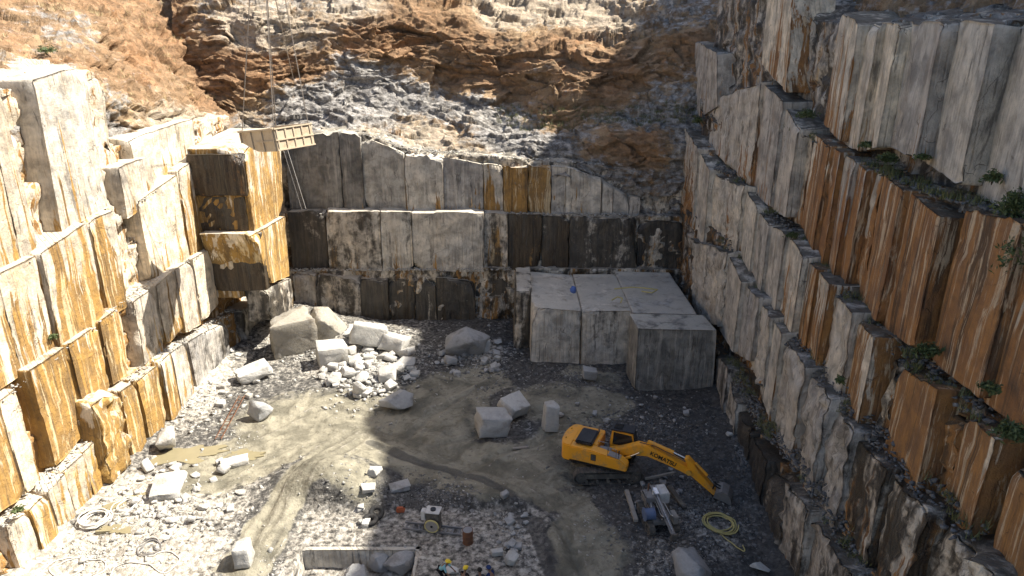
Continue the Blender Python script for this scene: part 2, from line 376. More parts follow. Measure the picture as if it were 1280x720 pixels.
# ---------------------------------------------------------------- quarry walls: rough core sheets + separate sawn blocks
LB = (np.array([10., 30, 56, 75]), np.array([-26.4, -26, -24.8, -24.2]))
RB = (np.array([10., 20, 25, 35, 45, 52, 60, 66, 90]), np.array([13., 14, 14.5, 15.3, 16.2, 16.6, 15.5, 15, 15]))
NB = [0]
def make_block(parent, F, dvec, col, rough=.05, cuts=2, name='stone_block', amp=.03, mat=None, cutmax=.8, tb=.0):
    NB[0] += 1; rs = np.random.RandomState(NB[0] * 7 + 3)
    F = [np.asarray(p, float) for p in F]; dvec = np.asarray(dvec, float)
    W = max(np.linalg.norm(F[1] - F[0]), np.linalg.norm(F[2] - F[3])); Hh = max(np.linalg.norm(F[3] - F[0]), np.linalg.norm(F[2] - F[1])); D = np.linalg.norm(dvec)
    def axis(L, step, lo, hi, both=True):
        n = int(np.clip(round(L / step), lo, hi)); e = min(.14 / L, .12)
        a = np.linspace(e, 1 - e if both else 1, n); return np.concatenate([[0], a, [1]] if both else [[0], a])
    u, w, k = axis(W, .33, 3, 22), axis(Hh, .36, 3, 26), axis(D, .7, 3, 8, False)
    U, V, K = np.meshgrid(u, w, k, indexing='ij')
    P = ((1 - U) * (1 - V))[..., None] * F[0] + (U * (1 - V))[..., None] * F[1] + (U * V)[..., None] * F[2] + ((1 - U) * V)[..., None] * F[3] + K[..., None] * dvec
    nf = -dvec / D; eu = (F[1] - F[0]) / W; up = np.array([0, 0, 1.])
    # worn, chipped arrises
    cn = np.clip(vnoise(P * 1.3, NB[0]), 0, 1) ** 2 * .20 + .012 + .18 * rough
    e0, e1 = (U == 0) | (U == 1), (V == 0) | (V == 1); f0 = K == 0
    s = np.where(U == 0, 1., -1.)
    P = P + (e0 & f0)[..., None] * (-cn[..., None] * nf * .6 + (s * cn)[..., None] * eu * .6)
    t = np.where(V == 0, -1., 1.)
    P = P + (e1 & f0)[..., None] * (-cn[..., None] * nf * .6 + (t * cn)[..., None] * up * .6)
    P = P + (e0 & e1)[..., None] * ((s * cn)[..., None] * eu * .5 + (t * cn)[..., None] * up * .5)
    # large broken corners
    for q in range(cuts):
        cu, cv = rs.choice([0, 1]), (0 if rs.rand() < .68 else 1)
        corner = F[[0, 3][cv]] if cu == 0 else F[[1, 2][cv]]
        n = nf * rs.uniform(.4, 1) + eu * (1 if cu else -1) * rs.uniform(.0, 1.1) + up * (-1 if cv else 1) * rs.uniform(.25, 1.2)
        n /= np.linalg.norm(n); dpt = rs.uniform(.12, cutmax) * min(1, W / 2.2)
        ex = P @ n - (corner @ n - dpt); ex = ex + fbm(P * 1.1, 3, NB[0] + q) * .12 * (ex > -.1)
        P = P - np.clip(ex, 0, None)[..., None] * n
    P = P + (fbm(P * .7, 3, NB[0] + 50) * amp * 1.1 + vnoise(P * np.array([2.6, 2.6, .5]), 5) * amp)[..., None] * nf
    pm = sstep(.08, .30, fbm(P * np.array([.33, .33, .25]), 2, NB[0] + 77)) * min(1, .10 + rough * 5)
    pd = (facets(P * np.array([1, 1, .8]), .95, NB[0] + 5) * .6 + facets(P, .4, NB[0] + 6) * .3 - .35) * .34
    P = P + (pm * pd)[..., None] * nf
    if tb:
        top = sstep(.16, .0, V) if False else np.clip(1 - V / .14, 0, 1)
        P = P - (top * np.clip(facets(P * np.array([1, 1, .1]), 2.0, NB[0] + 31, .4) + .35, 0, None) * tb)[..., None] * up
    if rough > .08:
        fa = facets(P, 1.1, NB[0]) * .65 + facets(P, .45, NB[0] + 9) * .35
        fb = facets(P + 40, .9, NB[0] + 2)
        P = P + (fa * rough)[..., None] * nf + (fb * rough * .6)[..., None] * (up * .8 + eu * .5)
    nu, nw, nk = U.shape; idx = np.arange(nu * nw * nk).reshape(nu, nw, nk)
    def q4(a): return np.stack([a[:-1, :-1], a[1:, :-1], a[1:, 1:], a[:-1, 1:]], -1).reshape(-1, 4)
    fs = np.concatenate([q4(idx[:, :, 0]), q4(idx[0, :, :])[:, ::-1], q4(idx[-1, :, :]), q4(idx[:, 0, :]), q4(idx[:, -1, :])[:, ::-1], q4(idx[:, :, -1])[:, ::-1]])
    used, inv = np.unique(fs, return_inverse=True); V3 = P.reshape(-1, 3)[used]; fs = inv.reshape(-1, 4)
    ctr = V3.mean(0); ctr[2] = V3[:, 2].min()
    cross = np.cross(F[1] - F[0], F[3] - F[0])
    if np.dot(cross, nf) > 0: fs = fs[:, ::-1]
    me = mesh_np(name, V3 - ctr, fs[:, ::-1])
    o = link(name, me, mat or M['quarry'], parent, ctr)
    o.color = col
    return o

def core_sheet(name, curve, offs, tops, axis, sign, span, back=.75, step=.24, seed=0, label=None, tonef=None, amp=1.0, bottom=-1.5, top_run=5.0):
    """stepped rough rock behind the blocks. axis 'x': wall runs along Y; axis 'y': wall runs along X. tops: list of (s,z) arrays"""
    S = np.arange(span[0], span[1], step)
    prof = []; zprev = np.full_like(S, bottom)
    for r, (off, tp) in enumerate(zip(offs, tops)):
        z = np.interp(S, tp[0], tp[1]) - .12
        base = (np.interp(S, *curve) if curve is not None else np.zeros_like(S)) + off + sign * back
        prof.append((base, zprev.copy())); prof.append((base, z)); zprev = z
    prof.append((base + sign * top_run, zprev + 1.0))
    rows = []
    for a, b in zip(prof[:-1], prof[1:]):
        L = float(np.mean(np.hypot(b[0] - a[0], b[1] - a[1]))); n = max(2, int(L / step))
        for t in np.linspace(0, 1, n, endpoint=False): rows.append((a[0] * (1 - t) + b[0] * t, a[1] * (1 - t) + b[1] * t))
    rows.append(prof[-1])
    D = np.stack([r[0] for r in rows], 1); Z = np.stack([r[1] for r in rows], 1); SS = np.repeat(S[:, None], D.shape[1], 1)
    P = np.stack([D, SS, Z] if axis == 'x' else [SS, D, Z], -1)
    N = grid_normals(P)
    d = facets(P, 1.9, seed) * .38 + facets(P * np.array([1, 1, .75]), .75, seed + 20) * .22 + fbm(P * 1.6, 3, seed) * .12
    outx = np.array([-sign, 0, 0.]) if axis == 'x' else np.array([0, -sign, 0.])
    P = P + (d * amp)[..., None] * (outx + np.array([0, 0, .35]))
    n0 = N[len(N) // 2, 4]; flip = np.dot(n0, outx) < 0
    me = mesh_np(name, P.reshape(-1, 3), grid_faces(*P.shape[:2], flip=flip))
    o = link(name, me, M['quarry'] if tonef is None else M['rock'])
    if tonef is not None: tone(me, tonef(P.reshape(-1, 3)))
    tag(o, label, None, None, 'structure')
    return o

def build_wall(name, label, rows, curve, axis, sign, span, seed, core_col, depth=2.6, tonef=None, extra_tops=None, amp=1.0, back=.75):
    blocks, offs, tops = [], [], []
    for ri, row in enumerate(rows):
        pts = []
        for qi, q in enumerate(row['q']):
            px = q[:8]; och, wet, grey = q[8:11]; oL = q[11] if len(q) > 11 else row.get('oL', 0); oR = q[12] if len(q) > 12 else row.get('oR', 0)
            rough = q[13] if len(q) > 13 else row.get('rough', .04)
            px = list(px)
            if qi + 1 < len(row['q']):      # close the joint to the next block where the photo shows a tight one
                nx = row['q'][qi + 1]; gap = nx[0] - px[2]; g2 = nx[6] - px[4]
                if 0 < gap < row.get('join', 13) and g2 < 22: k = row.get('close', .88); px[2] += gap * k; px[3] += (nx[1] - px[3]) * k; px[4] += g2 * k; px[5] += (nx[7] - px[5]) * k
            jr = np.random.RandomState(seed * 100 + ri * 30 + qi); jit = row.get('jit', .16); oL, oR = oL + jr.uniform(-jit, jit), oR + jr.uniform(-jit, jit)
            for e in (5, 7): px[e] += row.get('drop', 6)
            oo = [oL, oR, oR, oL]; F = []
            for j in range(4):
                x, y = px[2 * j], px[2 * j + 1]
                if axis == 'x': F.append(atCurve(x, y, curve, row['off'] + oo[j]))
                else: F.append(atY(x, y, row['off'] + oo[j]))
            # vertical joints stay vertical
            s = 1 if axis == 'x' else 0
            for a, b in ((0, 3), (1, 2)):
                m = (F[a][s] + F[b][s]) / 2; k = .25
                F[a][s] = F[a][s] * k + m * (1 - k); F[b][s] = F[b][s] * k + m * (1 - k)
            blocks.append((F, (och, wet, row.get('hue', .0) if len(q) < 15 else q[14], grey), rough, row.get('depth', depth), row.get('cuts', 2), row.get('cutmax', .8), row.get('tb', .15)))
            if row.get('top', True): pts += [(F[0][s], F[0][2]), (F[1][s], F[1][2])]
        if row.get('core', True):
            pts.sort(); a = np.array(pts); offs.append(row['off'])
            if 'topz' in row:
                a = np.array(row['topz'], float)
                if 'old' in row: b0 = np.interp(a[:, 0], *curve); a[:, 1] = CAM_H - (CAM_H - a[:, 1]) * (b0 + row['off']) / (b0 + row['old'])
            tops.append((a[:, 0], a[:, 1]))
    core = core_sheet(name, curve, offs, tops, axis, sign, span, seed=seed, label=label, tonef=tonef, amp=amp, back=back)
    core.color = core_col
    dv = (sign, 0, 0) if axis == 'x' else (0, sign, 0)
    for F, col, rough, dep, cuts, cm, tb in blocks:
        make_block(core, F, np.array(dv) * dep, col, rough, cuts, cutmax=cm, tb=tb)
    return core

# ---- left wall, sunlit cream and ochre. quads: TL TR BR BL in photo pixels, then ochre, wet, grey
LROWS = [
 dict(tb=.06, cutmax=.5, off=0, hue=.05, join=13, close=.4, drop=5, q=[
  (8,657, 32,640, 55,708, 34,728, .30,.10,.15), (34,640, 55,621, 80,672, 61,692, .58,.15,.1), (58,614, 78,592, 101,648, 82,672, .40,.1,.1),
  (80,590, 104,566, 121,628, 102,655, .45,.1,.05), (105,566, 126,543, 139,606, 122,630, .55,.08,.05),
  (118,503, 150,482, 163,575, 140,600, .72,.35,.2, .5,.5,.35), (153,487, 169,477, 180,556, 168,578, .80,.15,.2), (172,474, 196,459, 207,530, 190,552, .86,.2,.2),
  (203,449, 212,440, 228,512, 214,522, .62,.3,.4), (214,440, 230,428, 243,496, 230,512, .30,.35,.7,-.2,-.2),
  (234,428, 284,397, 290,452, 250,490, .12,.52,.85,-.2,-.3), (302,388, 338,364, 343,430, 312,452, .10,.55,.8, -.1,.3, .22)]),
 dict(tb=.06, cutmax=.5, off=-.6, hue=.12, close=.4, drop=9, q=[
  (-160,590, -6,506, 30,612, -110,700, .6,.15,.1), (0,501, 22,484, 50,592, 34,612, .25,.12,.0), (38,463, 79,434, 103,542, 71,577, .93,.12,.1),
  (87,430, 121,405, 133,476, 109,520, .80,.12,.1), (126,402, 153,380, 160,458, 141,473, .85,.1,.1),
  (170,374, 193,358, 203,446, 181,460, .35,.15,.35), (195,357, 218,337, 231,408, 209,422, .48,.12,.15), (219,336, 240,322, 250,398, 233,408, .30,.1,.12), (242,322, 266,308, 273,372, 253,396, .22,.15,.30)]),
 dict(tb=.06, cutmax=.5, off=-1.2, hue=.15, close=.4, drop=9, q=[
  (-150,425, -6,342, 30,460, -100,545, .45,.12,.1), (0,340, 44,320, 62,440, 24,460, .42,.12,.05), (54,314, 112,276, 128,405, 76,432, .52,.1,.05), (114,274, 150,259, 154,380, 136,388, .62,.12,.1),
  (172,252, 220,221, 236,315, 191,343, .30,.08,.10), (223,214, 257,190, 262,302, 239,313, .52,.1,.1)]),
 dict(tb=.06, cutmax=.5, off=-1.8, hue=.1, cuts=2, close=.4, drop=5, topz=[(20,24.5),(40,24.5),(47.5,25.3),(48.5,20),(52,20.2),(62,20.4),(75,20)], q=[
  (-150,130, -22,92, 22,322, -80,395, .22,.08,.15), (-20,92, 2,104, 46,312, 24,326, .26,.08,.1), (52,98, 102,80, 136,254, 69,290, .22,.05,.62,.0,.0), (152,208, 190,192, 193,246, 157,270, .30,.05,.15,.2,.2), (163,172, 244,147, 243,192, 176,232, .25,.05,.5,-.3,-.3)]),
]
def tone_left(P):
    n = fbm(P * .3, 3, 4); return np.stack([.45 + .3 * n, .35 - .3 * n, .55 + .2 * n], 1)
left_wall = build_wall('left_quarry_wall', 'sunlit stepped quarry face of cream and ochre stained stone', LROWS, LB, 'x', -1, (14, 68), 11, (.50, .30, .45, .35), back=1.0)
# corner buttress blocks where the left and back faces meet
for F, col, rg in (
  ([(305,186), (350,160), (355,267), (319,288)], (.62, .30, .10, .25), .06), ([(319,292), (357,270), (362,345), (336,356)], (.72, .12, .0, .2), .05),
  ([(336,359), (364,347), (368,384), (342,402)], (.2, .66, .0, .6), .16)):
    X = {305: -21.6, 319: -21.2, 336: -21.3}[F[0][0]]
    make_block(left_wall, [atXc(*p, X) for p in F], (-(4.6 if F[0][0] < 330 else 2.2), 0, 0), col, rg, 2)
make_block(left_wall, [atXc(*p, -23.6) for p in ((289,305), (304,290), (312,368), (301,373))], (-2.6, .2, 0), (.40, .3, .05, .3), .10, 3)

# separate slabs over the camera-side ends of the buttress, coloured nearly black
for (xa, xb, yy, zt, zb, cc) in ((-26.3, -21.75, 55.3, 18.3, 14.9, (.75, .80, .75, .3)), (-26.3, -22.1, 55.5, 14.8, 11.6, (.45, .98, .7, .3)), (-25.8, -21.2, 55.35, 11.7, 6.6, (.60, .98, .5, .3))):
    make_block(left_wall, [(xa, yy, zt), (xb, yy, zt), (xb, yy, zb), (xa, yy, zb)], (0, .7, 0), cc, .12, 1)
# ---- right wall, in shade, orange and grey
RROWS = [
 dict(off=0, drop=11, hue=.6, rough=.10, oL=.2, oR=-.2, cuts=1, cutmax=.28, join=24, q=[
  (893,440, 904,452, 902,530, 893,497, .2,.55,.75), (906,455, 916,485, 914,560, 904,532, .15,.6,.7), (918,502, 930,530, 931,592, 916,562, .1,.86,.5,.2,-.2,.2),
  (932,535, 951,566, 951,640, 933,595, .1,.84,.6,.2,-.2,.2), (953,568, 976,592, 967,692, 953,645, .1,.72,.6,.2,-.2,.25), (978,596, 1004,628, 990,745, 969,696, .1,.55,.6,.2,-.2,.2),
  (1008,632, 1062,716, 1030,840, 993,750, .1,.60,.55,.2,-.2,.2)]),
 dict(off=0.75, old=1.3, drop=11, hue=.75, oL=.25, oR=-.25, cuts=1, cutmax=.28, join=24, rough=.06, topz=[(10,10.9),(20.3,10.6),(25,9.9),(33,9.6),(43.4,8.8),(50,9.4),(54,10.8),(60,11.2),(70,11.2)], q=[
  (855,291, 905,316, 901,398, 871,388, .12,.25,.6,.4,-.3,.28), (908,313, 921,331, 914,432, 900,402, .1,.25,.65), (925,351, 945,363, 936,442, 918,432, .1,.2,.7), (947,371, 958,386, 951,470, 938,442, .15,.3,.6,.3,-.2,.2),
  (960,393, 972,410, 962,515, 952,478, .10,.45,.7), (975,414, 1003,455, 983,560, 962,520, .12,.40,.75,.3,-.3,.2), (1006,460, 1034,494, 1008,602, 986,566, .12,.45,.75,.3,-.3,.25),
  (1036,497, 1062,534, 1036,652, 1010,606, .12,.50,.65,.3,-.3,.25), (1066,540, 1102,580, 1074,712, 1040,658, .45,.68,.5,.3,-.3,.2), (1106,584, 1150,632, 1120,770, 1080,718, .50,.66,.5,.3,-.3,.2), (1154,636, 1245,722, 1180,850, 1128,775, .35,.60,.6,.3,-.3,.3)]),
 dict(off=1.55, old=2.8, drop=11, hue=.75, oL=.25, oR=-.25, cuts=1, cutmax=.28, join=24, q=[
  (853,156, 868,182, 862,262, 848,240, .45,.35,.6,.3,-.3,.15), (872,186, 883,207, 876,292, 867,282, .15,.3,.65), (886,212, 926,229, 919,318, 880,300, .25,.25,.6,.4,-.2,.2),
  (928,231, 942,246, 934,330, 921,322, .1,.2,.7), (944,259, 958,272, 950,360, 938,346, .1,.25,.7), (960,279, 972,295, 962,372, 951,363, .1,.25,.7),
  (982,290, 1000,314, 982,405, 969,382, .30,.12,.55,.4,-.4,.08), (1004,319, 1018,333, 1003,432, 988,409, .60,.08,.4), (1020,336, 1032,351, 1018,460, 1005,434, .55,.08,.4),
  (1034,353, 1058,381, 1045,500, 1020,463, .32,.12,.55,.3,-.3,.12), (1060,386, 1088,413, 1068,518, 1047,502, .68,.12,.4,.3,-.45,.08), (1092,421, 1118,446, 1095,560, 1072,526, .50,.62,.4,.7,.5,.35),
  (1121,455, 1160,476, 1150,620, 1103,570, .95,.16,.3,.2,-.2), (1163,479, 1196,502, 1175,650, 1152,624, .72,.40,.4,.6,.4,.35), (1203,510, 1240,546, 1205,692, 1178,656, .86,.2,.2), (1262,571, 1310,622, 1280,760, 1238,706, .80,.05,.1),
  (1314,628, 1400,720, 1370,860, 1284,764, .7,.1,.1)]),
 dict(off=2.4, old=4.3, drop=11, hue=.85, oL=.25, oR=-.3, cuts=1, cutmax=.28, join=24, topz=[(10,21),(25,20.8),(34,20.1),(48,20.8),(51,20.9),(56,22.5),(62,21.5),(70,21)], q=[
  (893,123, 945,119, 938,228, 885,172, .28,.18,.55,.5,-.4,.10), (950,100, 967,97, 962,250, 938,226, .25,.15,.55), (974,128, 990,155, 980,266, 967,252, .2,.2,.6), (995,160, 1010,164, 998,262, 984,262, .4,.55,.5,.8,.6,.1),
  (1017,167, 1028,171, 1013,290, 1001,272, .75,.1,.3), (1037,182, 1048,189, 1026,326, 1016,305, .72,.06,.45), (1050,190, 1062,196, 1037,346, 1027,328, .48,.06,.5), (1068,200, 1078,212, 1051,356, 1039,348, .70,.08,.4),
  (1085,212, 1100,214, 1064,366, 1052,357, .72,.35,.5,.6,.3,.12), (1105,217, 1131,235, 1089,386, 1075,373, .82,.08,.4,.2,-.3), (1133,236, 1172,262, 1140,426, 1092,389, .92,.10,.2,.2,-.4), (1175,270, 1200,262, 1165,440, 1142,426, .85,.62,.2,1.1,.9,.1),
  (1202,258, 1258,263, 1222,486, 1165,441, .93,.14,.2,.1,-.4), (1268,271, 1330,302, 1290,540, 1235,496, .72,.1,.3), (1336,306, 1430,350, 1380,620, 1300,545, .8,.1,.3)]),
 dict(off=3.2, old=5.6, drop=11, hue=.8, oL=.4, oR=-.5, cuts=1, cutmax=.4, depth=3.0, join=24, close=.6, topz=[(10,28),(28,27.8),(36,28),(49.5,28.4),(51,29),(55,31),(62,32),(75,33)], q=[
  (866,50, 891,66, 901,124, 866,146, .28,.1,.5), (958,-14, 976,-10, 998,108, 954,70, .36,.12,.35), (1000,22, 1020,26, 1006,128, 990,120, .3,.5,.5,.9,.9,.2),
  (1049,14, 1064,34, 1047,162, 1031,145, .42,.06,.5), (1076,25, 1092,29, 1067,179, 1055,170, .26,.06,.5), (1100,27, 1118,26, 1090,186, 1077,179, .30,.06,.5), (1124,27, 1166,30, 1138,191, 1101,166, .10,.05,.68),
  (1184,22, 1240,30, 1201,223, 1150,188, .10,.06,.70), (1268,25, 1330,30, 1288,262, 1222,236, .14,.08,.75), (1350,28, 1440,30, 1390,310, 1304,268, .14,.06,.7)]),
]
right_wall = build_wall('right_quarry_wall', 'shaded stepped quarry face of grey stone streaked rusty orange', RROWS, RB, 'x', 1, (12, 68), 37, (.50, .62, .7, .6), back=.95)

# ---- back wall
BROWS = [
 dict(off=64.2, hue=.25, cuts=3, rough=.07, topz=[(-30,5.3),(-12,5.6),(0,5.6),(20,5.4)], q=[
  (368,337, 394,339, 394,400, 368,400, .2,.4,.5,0,0,.15), (396,344, 449,341, 450,402, 396,402, .15,.58,.5,0,0,.15), (451,349, 484,352, 484,405, 452,405, .40,.88,.3), (486,348, 517,348, 517,407, 486,406, .35,.90,.3,.5,.5),
  (519,350, 543,345, 543,408, 519,407, .35,.84,.4,.4,.4), (545,347, 590,343, 592,409, 546,408, .3,.88,.4,.5,.5), (594,350, 640,345, 640,412, 594,410, .15,.92,.4,.9,.9)]),
 dict(off=65.1, hue=.3, topz=[(-30,11),(0,11),(20,10.6)], q=[
  (361,264, 406,264, 408,333, 364,333, .12,.78,.55), (408,263, 474,264, 475,333, 410,333, .18,.58,.7,-.15,-.15), (476,264, 513,264, 514,333, 477,333, .10,.48,.75,-.15,-.15), (515,265, 602,264, 603,326, 516,332, .10,.30,.78,-.25,-.25),
  (605,265, 632,266, 632,336, 605,336, .35,.62,.5), (635,267, 675,268, 675,337, 635,337, .55,.80,.3,.3,.3), (677,268, 708,268, 708,339, 677,339, .50,.82,.3,.3,.3), (711,269, 793,272, 793,344, 711,342, .12,.76,.7,.1,.1,.15), (796,273, 852,278, 852,352, 796,346, .2,.86,.5,.4,.4,.15)]),
 dict(off=66.2, hue=.3, cuts=2, cutmax=.6, tb=.35, topz=[(-30,17.5),(-20,18.6),(-14,18.4),(-10,16.9),(0,16.2),(8,15.5),(12,14),(22,14)], q=[
  (357,172, 423,163, 426,261, 361,262, .10,.22,.95,0,0), (425,163, 449,168, 454,261, 428,261, .08,.12,.95,-.1,-.1), (451,168, 503,189, 506,262, 456,262, .14,.15,.9), (505,190, 552,194, 553,263, 508,263, .22,.12,.85,-.1,-.1),
  (554,196, 601,205, 601,264, 555,264, .18,.16,.8), (604,204, 626,205, 628,263, 605,263, .42,.35,.55), (628,206, 657,204, 657,263, 630,263, .88,.16,.2,-.2,-.2), (660,206, 687,207, 686,264, 660,263, .90,.24,.2,-.1,-.1),
  (689,208, 705,208, 705,266, 689,265, .30,.28,.6), (707,209, 745,213, 745,268, 707,267, .15,.1,.7,-.1,-.1), (752,221, 764,223, 763,268, 752,268, .35,.3,.5), (766,232, 783,232, 783,270, 766,269, .2,.1,.6), (786,245, 800,246, 800,271, 786,271, .35,.2,.5)]),
]
back_wall = build_wall('back_quarry_wall', 'stepped grey back face of the quarry with black seepage stains', BROWS, None, 'y', 1, (-31, 24), 71, (.30, .60, .5, .55))

# ---- raised stone platform in the right corner and the big freed block in front of it
platform = make_block(None, [atY(791,391,53.6), atY(872,393,53.6), atY(872,445,53.6), atY(791,445,53.6)], (0, 11, 0), (.06, .30, .0, .8), .05, 1, 'stone_platform')
tag(platform, 'low sawn stone platform in the corner with pale dusty top', None, None, 'structure')
def on(parent, o):
    o.parent = parent; o.matrix_parent_inverse = Matrix.Translation(-Vector(parent.location)); return o
for F, Y, dep, col, rg in (
  ([(665,384), (727,389), (724,460), (663,452)], 54.6, 9.6, (.08, .30, .0, .75), .04), ([(728,389), (790,389), (788,464), (726,460)], 54.4, 9.8, (.10, .42, .0, .70), .04),
  ([(645,364), (665,364), (664,446), (641,446)], 57.5, 6.6, (.08, .70, .3, .6), .22)):
    on(platform, make_block(None, [atY(*p, Y) for p in F], (0, dep, 0), col, rg, 2))
big = make_block(None, [atY(798,411,49.6), atY(896,413,49.6), atY(891,493,49.6), atY(793,489,49.6)], (-.2, 3.2, 0), (.05, .10, .0, .95), .02, 1, 'sawn_block', .012, cutmax=.25)
tag(big, 'huge clean sawn grey stone block standing before the corner platform', 'stone block')

# ---------------------------------------------------------------- slopes above the benches
def sheet(name, stations, nu, nv, seed, label, amp=1.0, under=(0, .6, -4)):
    """stations: list of columns, each a list of (world point, tone rgb)"""
    stations = [[(np.array(st[0][0]) + np.array(under), st[0][1])] + st for st in stations]
    G = np.array([[p for p, _ in st] for st in stations]); Tn = np.array([[t for _, t in st] for st in stations], float)
    def interp(A, n, axis):
        L = A.shape[axis]; x = np.linspace(0, L - 1, n); i = np.clip(x.astype(int), 0, L - 2); f = x - i
        A = np.moveaxis(A, axis, 0)
        g = lambda k: A[np.clip(k, 0, L - 1)]
        p0, p1, p2, p3 = g(i - 1), g(i), g(i + 1), g(i + 2); f = f.reshape(-1, *([1] * (A.ndim - 1)))
        r = .5 * (2 * p1 + (p2 - p0) * f + (2 * p0 - 5 * p1 + 4 * p2 - p3) * f ** 2 + (3 * p1 - p0 - 3 * p2 + p3) * f ** 3)
        return np.moveaxis(r, 0, axis)
    P = interp(interp(G, nu, 0), nv, 1); C = interp(interp(Tn, nu, 0), nv, 1)
    N = grid_normals(P)
    if np.mean(N[..., 2]) < 0: N = -N; flip = True
    else: flip = False
    Q = P * np.array([.55, .8, 1.5]); Q = Q + fbm(P * .2, 2, seed + 40)[..., None] * np.array([.0, .0, 1.6])
    big = fbm(P * .16, 3, seed) * 1.5
    d = big * .5 + facets(Q, 3.2, seed + 1, 1.1) * .60 + facets(Q, 1.3, seed + 2, 1.1) * .34 + facets(Q, .55, seed + 3, .9) * .16 + fbm(P * 2, 3, seed + 5) * .1
    P = P + (d * amp)[..., None] * N
    C = C + (fbm(P * .22, 3, seed + 8) * .35)[..., None] * np.array([1, -1, .4])
    me = mesh_np(name, P.reshape(-1, 3), grid_faces(nu, nv, flip)); tone(me, C.reshape(-1, 3))
    o = link(name, me, M['rock']); tag(o, label, None, None, 'structure'); return o, P, N
OR, GR, PA, BR, DG, SP, BN = (.75, .15, .25), (.15, .85, .35), (.40, .30, .80), (.90, .25, .05), (.3, .75, .05), (.50, .45, .70), (.62, .30, .05)
def col(px, pys, Ys, tn): return [(atY(px, y, Y), t) for y, Y, t in zip(pys, Ys, tn)]
BS = [
 col(215, [190,150,112,80,45,5,-70], [68,69,70,71.5,73,75,83], [GR,OR,OR,OR,OR,OR,OR]),
 col(300, [185,150,115,85,50,5,-70], [67.5,68.5,69.5,71,72.5,74.5,83], [GR,PA,OR,BR,SP,SP,OR]),
 col(380, [180,150,118,92,55,10,-65], [67.3,70,72,73,74,76.5,85], [GR,GR,GR,BR,SP,SP,SP]),
 col(460, [182,150,122,92,55,12,-60], [67.3,71,73.5,75,76,78,87], [PA,GR,GR,GR,BR,SP,SP]),
 col(540, [202,165,130,100,60,20,-55], [67.3,71,74.5,76.5,77.6,79.5,89], [PA,PA,GR,BN,BN,BN,PA]),
 col(620, [208,178,145,105,58,22,-50], [67.3,69.5,73.5,76.2,77.6,82,93], [PA,GR,GR,BN,BN,PA,PA]),
 col(700, [213,182,152,108,62,24,-50], [67.3,68.4,71.5,74.2,76.6,84,95], [DG,DG,BN,BN,BN,PA,PA]),
 col(780, [222,182,152,108,66,30,-50], [67.0,67.8,70.5,73,75.6,81,93], [DG,OR,DG,OR,OR,PA,OR]),
 col(860, [232,182,148,108,60,18,-50], [66.6,67.2,69,71,73.4,78,89], [DG,DG,DG,DG,OR,DG,OR]),
 col(940, [235,182,148,108,60,18,-50], [66.2,66.8,68,69.6,71.5,75,84], [DG,DG,DG,OR,DG,OR,OR]),
 col(1040, [235,182,148,108,60,18,-50], [66,66.6,67.6,69,70.6,74,82], [DG,DG,DG,OR,DG,OR,OR]),
]
back_slope, BP, BN = sheet('back_slope', BS, 600, 330, 5, 'broken brown and grey rock slope above the back face')
def colx(px, pys, Xs, tn): return [(atXc(px, y, X), t) for y, X, t in zip(pys, Xs, tn)]
SA, SB = (.60, .36, .30), (.45, .52, .38)
LS = [
 colx(-330, [175,120,60,-20,-120], [-29,-31.5,-35,-40,-50], [SA]*5),
 colx(-180, [155,110,55,-20,-120], [-29,-31.5,-35,-40,-50], [SA]*5),
 colx(-70, [135,100,50,-20,-120], [-29,-31.2,-34.5,-40,-50], [SA]*5),
 colx(20, [118,90,45,-20,-110], [-29,-31,-34,-39,-49], [SB,SA,SA,SA,SA]),
 colx(90, [98,72,35,-15,-100], [-28.8,-30.6,-33.2,-37.5,-47], [SB,SA,SB,OR,SA]),
 colx(150, [136,96,50,0,-90], [-28.4,-30.5,-33.2,-37,-46], [SB,SA,SA,OR,OR]),
 colx(205, [150,108,60,8,-80], [-28,-30.3,-33,-36.8,-45], [PA,SA,OR,OR,OR]),
 colx(255, [158,118,68,14,-75], [-27.5,-29.8,-32,-35,-42], [PA,OR,OR,OR,OR]),
 colx(300, [160,120,70,14,-75], [-26.8,-28.4,-30,-32,-38], [GR,OR,OR,OR,OR]),
]
left_slope, LP, LN = sheet('left_slope', LS, 440, 220, 25, 'sunlit orange and beige earth bank above the left face', .95, (-.6, 0, -6))

# ---- hill above the right face; its ridge shades the right half of the pit
sd = np.array(SUN) / SUN.x; CX = 44.0
edge = [atZ(440,725), atZ(452,690), atZ(466,640), atZ(476,600), atZ(484,562), atZ(462,540), atZ(452,524), atZ(498,490), atZ(508,450), atZ(528,418), atY(604,264,64.9), atY(664,203,66.3), atY(800,30,80.0)]
cr = sorted((float(p[1] + sd[1] * (CX - p[0])), float(p[2] + sd[2] * (CX - p[0]))) for p in edge)
cy = np.array([c[0] for c in cr]); cz = np.array([c[1] for c in cr])
Yh = np.concatenate([np.linspace(-40, 20, 16), np.arange(20.5, 100, .3), np.linspace(101, 150, 12)])
hz = np.interp(Yh, cy, cz); hz = np.where(Yh < cy[0], cz[0] - (cy[0] - Yh) * .12, hz); hz = np.where(Yh > cy[-1], cz[-1] - (Yh - cy[-1]) * .3, hz)
x0 = np.interp(Yh, *RB) + 5.6 + 1.0; x0 = np.where(Yh > 62, x0 + (Yh - 62) * .45, x0); z0 = np.interp(Yh, [10, 50, 56, 64, 100], [27.3, 27.8, 30.0, 33, 34])
cols = []
for t in np.concatenate([np.linspace(0, .3, 60), np.linspace(.32, 1, 60)]): cols.append(np.stack([x0 + (CX - x0) * t, Yh, z0 + (hz - z0) * t ** .92], -1))
for dx, dz in ((2, -.6), (6, -3), (15, -8), (40, -20), (80, -60)): cols.append(np.stack([np.full_like(Yh, CX + dx), Yh, hz + dz], -1))
